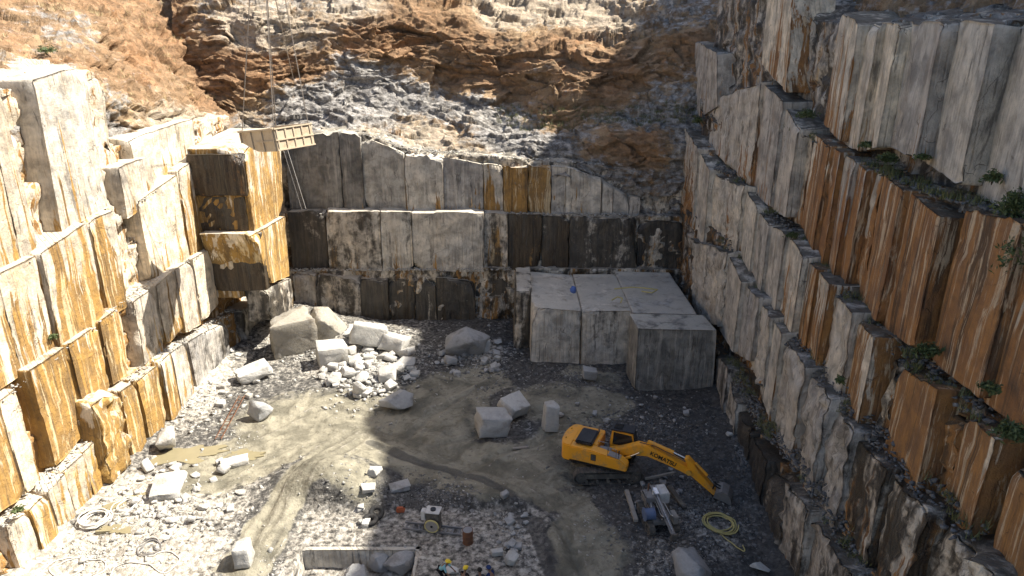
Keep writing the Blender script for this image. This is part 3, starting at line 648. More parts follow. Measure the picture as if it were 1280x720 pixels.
HP = np.stack(cols, 1); hn = np.array([-.75, 0, .65]); w = np.ones(HP.shape[1]); w[118:] = .25; w[0] = .6
hd = facets(HP, 2.6, 61) * .7 + facets(HP, 1.0, 62) * .35 + facets(HP, .45, 64) * .12 + fbm(HP * .3, 3, 63) * .4
HP = HP + (hd * w[None, :])[..., None] * hn
me = mesh_np('right_hill', HP.reshape(-1, 3), grid_faces(*HP.shape[:2]))
tone(me, np.stack([.6 + .3 * fbm(HP.reshape(-1, 3) * .2, 2, 3), .45 + 0 * HP[..., 0].ravel(), .3 + 0 * HP[..., 0].ravel()], 1))
right_hill = tag(link('right_hill', me, M['rock']), 'steep rocky hillside rising above the right face', None, None, 'structure')

# ---------------------------------------------------------------- quarry floor
def gauss(x, y, c, rx, ry, h, rot=0.0):
    dx, dy = x - c[0], y - c[1]; cc, ss = math.cos(rot), math.sin(rot); u, v = dx * cc + dy * ss, -dx * ss + dy * cc
    return h * np.exp(-((u / rx) ** 2 + (v / ry) ** 2))
def dpoly(x, y, pts):
    d = np.full(np.shape(x), 1e9)
    for a, b in zip(pts[:-1], pts[1:]):
        ax, ay = a[0], a[1]; bx, by = b[0] - ax, b[1] - ay; t = np.clip(((x - ax) * bx + (y - ay) * by) / (bx * bx + by * by), 0, 1)
        d = np.minimum(d, np.hypot(x - ax - t * bx, y - ay - t * by))
    return d
def gp(l): return [atZ(*p)[:2] for p in l]
MOUNDS = [((370, 405), 4.5, 4.0, 2.0), ((430, 425), 4.5, 3.0, 1.7), ((470, 470), 3.5, 3.0, .6), ((405, 612), 2.9, 3.0, 1.8), ((430, 640), 2.0, 2.5, .6), ((640, 655), 2.2, 3.6, .75), ((590, 635), 2.5, 2.0, .5), ((585, 430), 3.5, 2.5, .6),
          ((835, 615), 3.5, 2.5, .35), ((230, 480), 2.5, 4, .5), ((235, 620), 4, 3, .35), ((180, 655), 3, 3, .3), ((860, 700), 2.5, 2.5, .4), ((560, 610), 3, 1.6, .35)]
MW = [(atZ(*p)[:2], a, b, h) for p, a, b, h in MOUNDS]
ROAD = gp([(720, 740), (700, 690), (672, 640), (630, 603), (570, 578), (500, 560), (430, 545), (370, 545), (310, 570), (270, 590)])
ROAD2 = gp([(500, 560), (520, 520), (560, 490), (600, 470)]); ROAD3 = gp([(430, 560), (390, 610), (350, 660), (310, 710)]); ROAD4 = gp([(620, 600), (700, 560), (720, 520), (760, 500)])
RUTS = [gp(l) for l in ([(690, 730), (668, 668), (640, 628), (605, 605), (560, 588), (505, 574), (465, 556)], [(735, 730), (708, 672), (672, 628), (628, 600), (575, 576), (525, 548), (480, 535)], [(712, 730), (690, 680), (655, 632), (612, 600)], [(540, 560), (590, 545), (650, 520), (700, 505)], [(510, 545), (540, 515), (585, 490), (620, 470)], [(560, 600), (620, 570), (690, 545)], [(455, 545), (410, 590), (370, 640), (335, 700)], [(440, 535), (390, 575), (350, 620), (310, 690)], [(470, 520), (420, 510), (360, 525), (320, 545)])]
PIT = dict(x0=atZ(368, 690)[0] + .3, x1=atZ(525, 684)[0], y1=31.4, z=-1.35)
SLABX = (PIT['x0'] - .5, 1.0)
def ground_h(x, y):
    x = np.asarray(x, float); y = np.asarray(y, float)
    p = np.stack([x, y, np.zeros_like(x)], -1)
    rd = np.minimum(np.minimum(dpoly(x, y, ROAD), dpoly(x, y, ROAD2)), np.minimum(dpoly(x, y, ROAD3), dpoly(x, y, ROAD4)))
    road = 1 - sstep(1.2, 2.6, rd)
    slab = sstep(SLABX[0] - 1, SLABX[0], x) * (1 - sstep(SLABX[1], SLABX[1] + 2, x)) * (1 - sstep(34.2, 35.2, y))
    h = fbm(p * .25, 4, 91) * .22
    for c, a, b, hh in MW: h = h + gauss(x, y, c, a, b, hh)
    # talus along the wall feet
    lx = np.interp(y, *LB); h = h + .75 * np.exp(-np.clip(x - lx, 0, None) / 1.5) * (.6 + .5 * fbm(p * .5, 2, 92))
    h = h + .5 * np.exp(-np.clip(np.interp(y, *RB) - x, 0, None) / 1.2)
    md = gauss(x, y, MW[3][0], 3.2, 3.2, 1.0)
    rough = facets(p, .8, 193) * .22 * md + facets(p, .35, 194) * .12 * md + fbm(p * 1.3, 4, 93) * .14 + facets(p, .9, 94) * .06 + facets(p, .38, 95) * .035
    rut = (fbm(np.stack([rd * 2.6, p[..., 0] * .05, p[..., 1] * .05], -1), 3, 96)) * .12
    rt = np.full(x.shape, 9.0)
    for q in RUTS: rt = np.minimum(rt, dpoly(x + .25 * fbm(p * .6, 2, 99), y + .25 * fbm(p * .6, 2, 100), q))
    h = h - .09 * (1 - sstep(.05, .40, rt)) + .05 * np.exp(-((rt - .52) / .18) ** 2)
    h = h + rough * (1 - .75 * road) + rut * road - .06 * road
    h = h * (1 - slab) + slab * (.02 + fbm(p * .8, 3, 97) * .03)
    return h
xs = np.concatenate([np.linspace(-90, -31, 12), np.arange(-30, 23, .135), np.linspace(24, 90, 12)])
ys = np.concatenate([np.linspace(-90, 19, 14), np.arange(20, 68.5, .135), np.linspace(70, 110, 6)])
# rows of the grid are snapped to the pit edge so that its rim is straight
for arr, v in ((xs, PIT['x0']), (xs, PIT['x1']), (ys, PIT['y1'])):
    i = int(np.argmin(np.abs(arr - v))); arr[i] = v; 
X, Y = np.meshgrid(xs, ys, indexing='ij'); Zg = ground_h(X, Y)
GZ0 = Zg.copy()
def ground_z(x_, y_):
    x_, y_ = np.atleast_1d(x_), np.atleast_1d(y_); i = np.clip(np.searchsorted(xs, x_) - 1, 0, len(xs) - 2); j = np.clip(np.searchsorted(ys, y_) - 1, 0, len(ys) - 2)
    u = (x_ - xs[i]) / (xs[i + 1] - xs[i]); v = (y_ - ys[j]) / (ys[j + 1] - ys[j])
    return GZ0[i, j] * (1 - u) * (1 - v) + GZ0[i + 1, j] * u * (1 - v) + GZ0[i, j + 1] * (1 - u) * v + GZ0[i + 1, j + 1] * u * v
inpit = (X >= PIT['x0'] + .01) & (X <= PIT['x1'] - .01) & (Y <= PIT['y1'] - .01) & (Y > 24)
Zg = np.where(inpit, PIT['z'] + fbm(np.stack([X, Y, 0 * X], -1), 3, 98) * .25, Zg)
GPT = np.stack([X, Y, Zg], -1).reshape(-1, 3)
x, y = GPT[:, 0], GPT[:, 1]; p0 = np.stack([x, y, 0 * x], -1); wx = x + fbm(p0 * .35, 3, 71) * 1.6; wy = y + fbm(p0 * .35, 3, 72) * 1.6
def near(pts, r0, r1): return 1 - sstep(r0, r1, dpoly(wx, wy, pts))
mud = np.maximum.reduce([near(ROAD, 2.0, 4.4), near(ROAD2, 1.8, 4.2), near(ROAD3, .9, 2.4), .8 * near(ROAD4, 1, 2.6)])
for c, rx, ry in (((400, 520), 8, 5), ((545, 520), 5, 5), ((330, 560), 3, 2), ((640, 585), 6, 2.4), ((690, 500), 4, 3), ((740, 470), 3, 2)):
    cc = atZ(*c)[:2]; mud = np.maximum(mud, np.exp(-(((wx - cc[0]) / rx) ** 2 + ((wy - cc[1]) / ry) ** 2)) * .9)
dirt = np.zeros_like(x)
cc = atZ(405, 615)[:2]; dirt = np.exp(-(((wx - cc[0]) / 3.4) ** 2 + ((wy - cc[1]) / 3.4) ** 2)); mud = np.maximum(mud, dirt * .85)
pale = np.zeros_like(x)
for c, rx, ry, a in (((240, 490), 4, 7, .95), ((210, 620), 6, 4, 1), ((150, 700), 8, 4, .95), ((440, 450), 5, 4, .9), ((360, 430), 4, 3, .8), ((330, 690), 5, 3, .7), ((405, 630), 3, 3, .15), ((640, 655), 2.4, 3.5, .75), ((600, 440), 4, 3, .6), ((880, 660), 3, 4, .5), ((570, 705), 3.5, 3, .55), ((480, 690), 6, 1.6, .75), ((820, 710), 4, 2, .45), ((780, 530), 7, 2.5, .3), ((280, 620), 5, 5, .6)):
    cc = atZ(*c)[:2]; pale = np.maximum(pale, a * np.exp(-(((wx - cc[0]) / rx) ** 2 + ((wy - cc[1]) / ry) ** 2)))
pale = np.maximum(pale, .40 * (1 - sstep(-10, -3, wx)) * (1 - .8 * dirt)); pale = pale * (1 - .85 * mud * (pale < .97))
sl = sstep(SLABX[0] - 1, SLABX[0], x) * (1 - sstep(SLABX[1], SLABX[1] + 1.5, wx)) * (1 - sstep(34.0, 35.0, wy)); pale = np.maximum(pale, sl * .50); mud = mud * (1 - sl)
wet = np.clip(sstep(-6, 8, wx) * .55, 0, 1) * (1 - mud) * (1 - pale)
wet = wet + .5 * near(gp([(690, 720), (668, 660), (650, 640), (610, 615), (560, 600)]), .2, .8)
rt = np.full(x.shape, 9.0)
for q in RUTS: rt = np.minimum(rt, dpoly(x + .25 * fbm(p0 * .6, 2, 99), y + .25 * fbm(p0 * .6, 2, 100), q))
r1 = np.minimum(dpoly(wx * .3 + x * .7, wy * .3 + y * .7, RUTS[0]), 9)
wet = np.maximum(wet, (1 - sstep(.10, .45, rt)) * (.40 + .25 * fbm(p0 * .5, 2, 44))); wet = np.maximum(wet, (1 - sstep(.2, .7, r1)) * .75); pale = np.maximum(pale, .35 * np.exp(-((rt - .5) / .16) ** 2))
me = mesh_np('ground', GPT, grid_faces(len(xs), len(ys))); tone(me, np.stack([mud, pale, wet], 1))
ground = tag(link('ground', me, M['ground']), 'muddy quarry floor with wheel tracks and crushed stone', None, None, 'structure')
def gh(px, py):
    """ground point seen at a photo pixel"""
    p = atZ(px, py)
    for _ in range(4): p = atZ(px, py, float(ground_z(p[0], p[1])[0]))
    return p
# sawn faces of the working pit
pc = (.0, .12, .0, .84)
on(ground, make_block(None, [(PIT['x0'] - .2, PIT['y1'] - .28, -.05), (PIT['x1'] + .3, PIT['y1'] - .28, -.05), (PIT['x1'] + .3, PIT['y1'] - .28, -1.6), (PIT['x0'] - .2, PIT['y1'] - .28, -1.6)], (0, .6, 0), pc, .05, 1, amp=.02, cutmax=.2))
on(ground, make_block(None, [(PIT['x1'] - .28, PIT['y1'] + .3, -.05), (PIT['x1'] - .28, 24, -.05), (PIT['x1'] - .28, 24, -1.6), (PIT['x1'] - .28, PIT['y1'] + .3, -1.6)], (.6, 0, 0), pc, .05, 1, amp=.02, cutmax=.2))

# ---------------------------------------------------------------- stones
def stone_shape(seed, size, boxy=.5, cuts=10, sub=3, tilt=0.0, noise=.03):
    """angular broken stone: convex hull of few points, edges worn, faces finely split"""
    rs = np.random.RandomState(seed); bm = bmesh.new()
    n = 9 + int(cuts)
    for k in range(n):
        v = rs.normal(size=3); v /= np.linalg.norm(v)
        if boxy > .6: v = np.sign(v) * (.82 + .18 * rs.uniform(size=3)) if k < 8 else v
        if boxy > .6 and k < 8: v = np.array([(-1, 1)[k & 1], (-1, 1)[k >> 1 & 1], (-1, 1)[k >> 2 & 1]]) * (1 - rs.uniform(0, .34, 3) * (1.6 - boxy))
        v = v * rs.uniform(.86, 1.0); bm.verts.new(v)
    bmesh.ops.convex_hull(bm, input=bm.verts); bmesh.ops.delete(bm, geom=[v for v in bm.verts if not v.link_faces], context='VERTS')
    bmesh.ops.dissolve_limit(bm, angle_limit=R(9), verts=bm.verts, edges=bm.edges)
    bmesh.ops.bevel(bm, geom=list(bm.edges), offset=.014, segments=1, affect='EDGES', clamp_overlap=True)
    bmesh.ops.triangulate(bm, faces=bm.faces)
    for _ in range(max(1, sub - 1)):
        bmesh.ops.subdivide_edges(bm, edges=[e for e in bm.edges if e.calc_length() > .30], cuts=1); bmesh.ops.triangulate(bm, faces=bm.faces)
    bm.verts.index_update(); V = np.array([v.co[:] for v in bm.verts]); Fc = np.array([[v.index for v in f.verts] for f in bm.faces]); bm.free()
    L = np.linalg.norm(V, axis=1, keepdims=True)
    V = V * (1 + (fbm(V * 1.8 + seed, 3, seed) * .05 + np.minimum(0, facets(V + seed, .6, seed)) * .12)[:, None])
    V = V * (np.array(size) / 2)
    if tilt:
        a = rs.uniform(0, 6.28); V = V @ np.array(Euler((tilt * math.cos(a), tilt * math.sin(a), 0)).to_matrix()).T
    V[:, 2] -= V[:, 2].min(); return V, Fc
def boulder(px, py, size, seed, label, group=None, mat='white_stone', rz=0.0, sink=.12, boxy=.5, cuts=10, tilt=0.0, z=None, name='boulder', cat='boulder', sub=3):
    p = gh(px, py) if z is None else atZ(px, py, z)
    V, Fc = stone_shape(seed, size, boxy, cuts, sub, tilt)
    me = mesh_np(name, V, Fc); o = link(name, me, M[mat]); o.location = (p[0], p[1], p[2] - sink * size[2]); o.rotation_euler = (0, 0, rz)
    return tag(o, label, cat, group)
for a in (
 (405, 412, (6.6, 4.4, 5.6), 11, 'huge pale rounded boulder leaning against the dark back face', 'earthy_stone', .3, .35, .5, 4, .25),
 (368, 436, (4.6, 3.4, 4.6), 12, 'large cream boulder with a sheer shaded side in the left corner', 'earthy_stone', .5, .15, .75, 3, .12),
 (416, 454, (2.9, 2.4, 2.6), 13, 'squarish white block with flat shaded front and sloping bright top', 'white_stone', .35, .08, .85, 4, .12),
 (462, 434, (3.6, 2.4, 2.3), 14, 'white slab leaning back on the heap below the back face', 'white_stone', .2, .1, .8, 6, .35),
 (494, 440, (2.6, 2.0, 1.7), 15, 'wedge of white stone with grey underside at the top of the heap', 'white_stone', -.3, .05, .7, 7, .3),
 (508, 458, (2.2, 1.8, 1.3), 16, 'rounded white stone on the right edge of the sunlit heap', 'white_stone', .7, .1, .4, 9, .1),
 (583, 440, (5.0, 3.6, 3.4), 17, 'big grey boulder with pale flat top in front of the black seepage', 'grey_stone', .25, .08, .6, 9, .12),
 (419, 479, (1.7, 1.4, 1.3), 18, 'bright white angular stone lying alone below the squarish block', 'white_stone', .6, .05, .6, 8, .3),
 (449, 494, (1.8, 1.3, 1.4), 19, 'pointed white stone at the foot of the sunlit heap', 'white_stone', -.4, .05, .6, 8, .4),
 (497, 510, (3.1, 2.2, 1.9), 20, 'grey veined boulder on the shadow edge beside the mud', 'grey_stone', .3, .08, .5, 10, .1),
 (318, 474, (3.3, 1.7, 1.1), 21, 'long pale wedge of stone lying by the left face', 'white_stone', .55, .02, .9, 4, .2),
 (326, 523, (2.3, 1.9, 2.1), 22, 'grey pyramid shaped boulder standing alone on pale mud', 'grey_stone', .5, .05, .6, 7, .1),
 (210, 563, (1.9, 1.5, 2.7), 23, 'tall white boulder leaning against the ochre left face', 'white_stone', .3, .05, .55, 8, .35),
 (211, 614, (2.1, 2.6, .55), 24, 'broad flat white slab lying in the rubble', 'white_stone', .2, .05, .95, 3, .15),
 (294, 581, (2.0, .95, .5), 25, 'narrow pale slab lying beside the yellow puddle', 'white_stone', .45, .05, .95, 3, .08),
 (616, 540, (2.8, 2.2, 1.9), 26, 'sawn white block with a flat tilted top on the dark floor', 'white_stone', .25, .05, .92, 3, .12),
 (643, 518, (2.4, 2.2, 1.2), 27, 'triangular white slab resting behind the tilted sawn block', 'white_stone', .8, .05, .85, 4, .35),
 (688, 538, (1.25, 1.3, 2.7), 28, 'upright stone pillar with a white broken top', 'white_stone', .15, .03, .92, 4, .05),
 (737, 474, (1.5, 1.1, 1.0), 29, 'small white block in front of the corner platform', 'white_stone', .1, .03, .9, 3, .2),
 (864, 722, (2.2, 3.2, 2.2), 30, 'large smooth grey boulder beside the tracked drill', 'grey_stone', .15, .1, .45, 7, .1),
 (640, 703, (1.0, .95, .95), 31, 'white boulder on the rubble pile beside the workers', 'white_stone', .4, .05, .5, 9, .2),
 (621, 694, (.85, .4, .4), 32, 'small white oblong stone beside the boulder on the rubble pile', 'white_stone', .3, .02, .8, 5, .15),
 (469, 596, (1.2, .9, 1.0), 33, 'white rock on the crest of the dirt mound', 'white_stone', .8, .02, .5, 8, .3),
 (461, 613, (1.0, .7, .4), 34, 'pale flat stone just below the crest of the dirt mound', 'white_stone', .2, .05, .8, 5, .1),
 (500, 612, (1.4, .9, .35), 35, 'flat grey slab lying on dark soil behind the stone saw', 'grey_stone', .3, .02, .9, 4, .15),
 (306, 702, (1.0, 1.5, 1.4), 36, 'pale stone stub standing in dust near the pit edge', 'white_stone', .2, .05, .9, 4, .1),
 (950, 714, (1.2, .8, .6), 37, 'small white boulder at the foot of the dark right face', 'white_stone', -.3, .05, .5, 8, .15),
 (700, 521, (.7, .6, .45), 38, 'little white stone to the right of the upright pillar', 'white_stone', 0, .03, .5, 7, .1),
 (605, 440, (1.1, .9, 1.4), 39, 'pale stub of stone behind the big grey boulder', 'grey_stone', .3, .05, .85, 4, .1),
 (622, 430, (1.3, 1.0, .6), 40, 'small white lump to the right of the big grey boulder', 'white_stone', .2, .02, .5, 8, .1),
 (912, 545, (.7, .6, .4), 41, 'small pale stone at the foot of the right face below the platform', 'white_stone', .2, .02, .5, 8, .1),
 ):
    boulder(a[0], a[1], a[2], a[3], a[4], None, a[5], a[6], a[7], a[8], a[9], a[10], sub=3 if a[2][0] < 3 else 4)
for i, (px, py, s) in enumerate(((478, 712, 1.9), (500, 716, 2.3), (448, 735, 2.0))):
    boulder(px, py - 4, (s, s * .9, s * .8), 60 + i, ('smallest', 'largest', 'middle sized')[i] + ' grey boulder dumped on the floor of the sawn pit', 'boulders in the sawn pit', 'grey_stone', i, .1, .5, 9, .2, z=PIT['z'])
# countable stones of the heaps
rs = np.random.RandomState(5)
def cluster(n, c, r, smin, smax, label, group, mat, seed, asp=.65):
    k = 0
    while k < n:
        a = rs.uniform(0, 6.28); q = math.sqrt(rs.uniform(0, 1)); px, py = c[0] + r[0] * q * math.cos(a), c[1] + r[1] * q * math.sin(a)
        s = smin * (smax / smin) ** (rs.uniform() ** 1.6)
        hr, bx_ = rs.uniform(.35, .8), rs.uniform(.3, .85); rel = math.log(s / smin) / math.log(smax / smin)
        word = ('small ' if rel < .22 else 'middling ' if rel < .6 else 'large ') + ('flat ' if hr < .48 else 'blocky ' if bx_ > .6 else 'angular ')
        boulder(px, py, (s, s * rs.uniform(.55, .95), s * hr), seed + k, word + label, word + group, mat, rs.uniform(0, 6.28), .1, bx_, 8, rs.uniform(0, .5), name='rock', cat='rock', sub=2); k += 1
cluster(90, (458, 455), (66, 42), .6, 2.0, 'white rock in the sunlit heap below the back face', 'rocks of the sunlit heap', 'white_stone', 200)
cluster(34, (590, 452), (45, 20), .5, 1.2, 'grey rock strewn round the big grey boulder', 'rocks round the big grey boulder', 'grey_stone', 300)
cluster(26, (235, 615), (75, 42), .4, 1.1, 'white rock lying in the pale rubble field by the left face', 'rocks of the pale rubble field', 'white_stone', 400)
cluster(18, (285, 475), (55, 40), .4, .9, 'white rock at the foot of the grey left corner', 'rocks below the left corner', 'white_stone', 450)
cluster(20, (638, 655), (24, 38), .35, .8, 'pale rock on the rubble pile beside the curved track', 'rocks of the pile by the track', 'grey_stone', 500)
cluster(14, (455, 632), (20, 26), .35, .75, 'white rock on the right flank of the dirt mound', 'rocks on the dirt mound', 'white_stone', 540)
cluster(16, (835, 615), (60, 32), .3, .8, 'grey rock littering the ground between excavator and drill', 'rocks near the drill', 'grey_stone', 580)
cluster(14, (795, 515), (90, 18), .3, .6, 'small pale rock scattered before the corner platform', 'rocks before the platform', 'grey_stone', 620)

# uncountable crushed stone: joined convex chips
def chip_lib(n, seed):
    out = []; r2 = np.random.RandomState(seed)
    for i in range(n):
        bm = bmesh.new()
        for _ in range(9):
            v = r2.normal(size=3); v /= np.linalg.norm(v); bm.verts.new(v * np.array([1, r2.uniform(.45, .9), r2.uniform(.25, .65)]) * .5)
        h = bmesh.ops.convex_hull(bm, input=bm.verts); bmesh.ops.delete(bm, geom=[v for v in bm.verts if not v.link_faces], context='VERTS')
        bm.verts.index_update(); bmesh.ops.triangulate(bm, faces=bm.faces)
        out.append((np.array([v.co[:] for v in bm.verts]), np.array([[v.index for v in f.verts] for f in bm.faces]))); bm.free()
    return out
CHIPS = chip_lib(14, 3)
def scatter(name, pts, sizes, mat, label, seed, cat='rubble'):
    r2 = np.random.RandomState(seed); VV, FF, n = [], [], 0; kind = r2.randint(0, len(CHIPS), len(pts))
    for k, (V, Fc) in enumerate(CHIPS):
        ix = np.where(kind == k)[0]
        if not len(ix): continue
        a = r2.uniform(0, 6.28, len(ix)); b = r2.normal(0, .35, len(ix)); ca, sa, cb, sb = np.cos(a), np.sin(a), np.cos(b), np.sin(b)
        Rm = np.zeros((len(ix), 3, 3)); Rm[:, 0, 0] = ca; Rm[:, 0, 1] = -sa * cb; Rm[:, 0, 2] = sa * sb; Rm[:, 1, 0] = sa; Rm[:, 1, 1] = ca * cb; Rm[:, 1, 2] = -ca * sb; Rm[:, 2, 1] = sb; Rm[:, 2, 2] = cb
        W = np.einsum('nij,vj->nvi', Rm, V) * sizes[ix][:, None, None] + pts[ix][:, None, :]
        VV.append(W.reshape(-1, 3)); FF.append((Fc[None] + (np.arange(len(ix)) * len(V))[:, None, None] + n).reshape(-1, 3)); n += len(ix) * len(V)
    o = link(name, mesh_np(name, np.concatenate(VV), np.concatenate(FF)), M[mat]); return tag(o, label, cat, None, 'stuff')
def ground_scatter(specs, seed):
    r2 = np.random.RandomState(seed); P, S = [], []
    for c, rr, n, s0, s1 in specs:
        a = r2.uniform(0, 6.283, n); q = np.abs(r2.normal(0, .55, n)); px = c[0] + rr[0] * q * np.cos(a); py = c[1] + rr[1] * q * np.sin(a)
        ok = (py > 385); px, py = px[ok], py[ok]
        d = np.stack([(px - 640) / FPX, _c - (py - 360) / FPX * _s, -(_s + (py - 360) / FPX * _c)], 1); p = d * (-CAM_H / d[:, 2])[:, None]; x, y = p[:, 0], p[:, 1]
        z = ground_z(x, y); k = z / CAM_H; x, y = x * (1 - k), y * (1 - k); z = ground_z(x, y)
        s = s0 * (s1 / s0) ** (r2.uniform(0, 1, len(x)) ** 2.2)
        rd = np.minimum(dpoly(x, y, ROAD), np.minimum(dpoly(x, y, ROAD2), dpoly(x, y, ROAD3)))
        inp = (x > PIT['x0'] - .3) & (x < PIT['x1'] + .3) & (y < PIT['y1'] + .3)
        keep = (x > np.interp(y, *LB) - .2) & (x < np.interp(y, *RB) + .2) & (y < 64.5) & ~inp & ((rd > 1.3) | (r2.uniform(0, 1, len(x)) < .10)) & ~((x > 1.2) & (y > 54.2)) & ~((x > SLABX[0]) & (x < SLABX[1]) & (y < 34.6) & (r2.uniform(0, 1, len(x)) > .12))
        P.append(np.stack([x, y, z + s * .03], 1)[keep]); S.append(s[keep])
    return np.concatenate(P), np.concatenate(S)
P_, S_ = ground_scatter([((240, 500), (90, 60), 1250, .06, .7), ((200, 640), (150, 70), 1500, .05, .75), ((460, 460), (75, 50), 2600, .10, .75), ((370, 430), (50, 25), 700, .1, .6), ((410, 620), (50, 45), 450, .06, .4), ((640, 660), (32, 48), 2200, .06, .40), ((330, 700), (60, 30), 500, .06, .3), ((590, 440), (60, 25), 800, .1, .6), ((120, 690), (80, 30), 600, .06, .35), ((300, 560), (60, 50), 250, .06, .3)], 1)
scatter('rubble', P_, S_, 'rubble', 'pale crushed stone strewn over the quarry floor', 2)
P_, S_ = ground_scatter([((800, 530), (110, 45), 700, .05, .34), ((860, 640), (80, 60), 600, .05, .34), ((560, 620), (70, 30), 300, .05, .3), ((600, 470), (60, 30), 400, .06, .4), ((720, 470), (70, 22), 260, .05, .3), ((850, 700), (80, 30), 300, .05, .3), ((740, 660), (40, 50), 120, .05, .25)], 21)
scatter('pale_chips', P_, S_, 'rubble', 'pale stone chips scattered over the dark shaded floor', 22)
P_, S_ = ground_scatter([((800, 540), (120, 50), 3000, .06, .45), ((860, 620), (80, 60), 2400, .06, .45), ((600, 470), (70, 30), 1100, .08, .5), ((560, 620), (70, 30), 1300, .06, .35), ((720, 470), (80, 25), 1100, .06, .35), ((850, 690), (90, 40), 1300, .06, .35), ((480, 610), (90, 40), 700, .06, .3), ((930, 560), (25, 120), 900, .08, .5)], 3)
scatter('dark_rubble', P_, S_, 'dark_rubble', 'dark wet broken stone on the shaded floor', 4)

# debris lying on the ledges
def ledge_pts(rows, curve, axis, sgn, n, seed, zfun):
    r2 = np.random.RandomState(seed); P = []
    for (off, run, tops, span) in rows:
        s = r2.uniform(span[0], span[1], n); k = r2.uniform(0, 1, n); z = np.interp(s, tops[0], tops[1])
        b = (np.interp(s, *curve) if curve is not None else 0) + off + sgn * k * run
        P.append(np.stack([b, s, z] if axis == 'x' else [s, b, z], 1))
    return np.concatenate(P)
def tp(l): a = np.array(l, float); return a[:, 0], a[:, 1]
lp = ledge_pts([(0, 1.0, tp([(28, 3.4), (37, 3.9), (41, 5.2), (45, 5.4), (55, 4.2)]), (28, 57)), (-.6, 1.0, tp([(31, 9.2), (43, 10.3), (56, 10.3)]), (31, 58)), (-1.2, 1.0, tp([(35, 15.2), (46, 16), (60, 17.6)]), (35, 60))], LB, 'x', -1, 450, 8, None)
scatter('ledge_debris', lp, np.random.RandomState(1).uniform(.06, .38, len(lp)) ** 1.2, 'rubble', 'pale stone debris lying along the sunlit ledges', 5)
rp = ledge_pts([(.1, .8, tp([(23, 5.6), (29, 5.5), (33, 4.9), (38, 3.5), (47, 3.2)]), (23, 48)), (.9, .8, tp([(17, 11), (25, 9.9), (33, 9.6), (43.4, 8.8), (50, 9.4), (54, 10.7)]), (18, 55)), (1.7, .9, tp([(20, 13.8), (28, 13.1), (37, 13.8), (46, 14.5), (50, 14.1), (56, 15.8), (63, 15.6)]), (20, 62)), (2.55, .9, tp([(20, 20.9), (28, 20.3), (36, 20.3), (51, 20.8)]), (22, 51))], RB, 'x', 1, 1000, 9, None)
_b = np.interp(rp[:, 1], *RB); _o = rp[:, 0] - _b; _k = np.interp(_o, [0, .9, 1.7, 2.6, 3.5], [0, .55, 1.3, 2.0, 2.2]); rp[:, 2] = CAM_H - (CAM_H - rp[:, 2]) * (_b + _o) / (_b + _o + _k * .95)
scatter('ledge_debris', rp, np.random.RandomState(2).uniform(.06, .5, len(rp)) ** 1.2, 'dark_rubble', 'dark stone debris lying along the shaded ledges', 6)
bp = ledge_pts([(64.3, .9, tp([(-22, 5.4), (0, 5.5)]), (-22, 0)), (65.2, 1.1, tp([(-22, 11), (0, 11), (16, 10.7)]), (-22, 16)), (66.4, 1.6, tp([(-20, 18.4), (-14, 18.4), (-10, 17), (0, 16.2), (8, 15.6)]), (-20, 9))], None, 'y', 1, 500, 10, None)
scatter('ledge_debris', bp, np.random.RandomState(3).uniform(.08, .5, len(bp)) ** 1.2, 'rubble', 'grey stone debris lying on the ledges of the back face', 7)

# ---------------------------------------------------------------- puddles
def mat_water(name, c, rough=.12):
    m = NT(name); P = m.pos(); n = m.noise(P, 1.2, 4, .6)
    return m.base(m.mix(n, c, tuple(v * 1.35 for v in c)), rough, .5, 0, m.bump(m.noise(P, 5, 2), .05, .01))
M['puddle'] = mat_water('yellow_puddle_water', (.19, .165, .10), .25)
def puddle(c, rx, ry, seed, label, rot=0.0):
    p = gh(*c); zc = p[2] + .05; a = np.linspace(0, 6.283, 96, endpoint=False)
    rr = 1 + .85 * fbm(np.stack([np.cos(a) * 2.2, np.sin(a) * 2.2, 0 * a + seed], 1), 4, seed, .6)
    u, v = rx * rr * np.cos(a), ry * rr * np.sin(a); x = u * math.cos(rot) - v * math.sin(rot) + p[0]; y = u * math.sin(rot) + v * math.cos(rot) + p[1]
    zc = float(np.mean(ground_z(x, y))) + .015
    top = np.stack([x - p[0], y - p[1], 0 * x], 1); V = np.concatenate([top, top - [0, 0, .25]]); n = 96
    bm = bmesh.new(); vs_ = [bm.verts.new(t) for t in V]; bm.faces.new(vs_[:n])
    for i in range(n): bm.faces.new((vs_[i], vs_[n + i], vs_[n + (i + 1) % n], vs_[(i + 1) % n]))
    me = bpy.data.meshes.new('puddle'); bm.to_mesh(me); bm.free()
    o = link('puddle', me, M['puddle']); o.location = (p[0], p[1], zc); return tag(o, label, None, None, 'structure')
puddle((225, 573), 2.6, .9, 1, 'long yellow puddle beside the tall white boulder', .1); puddle((158, 661), 1.5, .45, 2, 'yellow puddle beside the white hose coil', .0)
puddle((300, 570), 1.6, .7, 3, 'yellow puddle at the edge of the muddy track', .2); puddle((158, 625), 1.5, .35, 4, 'narrow puddle along the foot of the left face', .6)

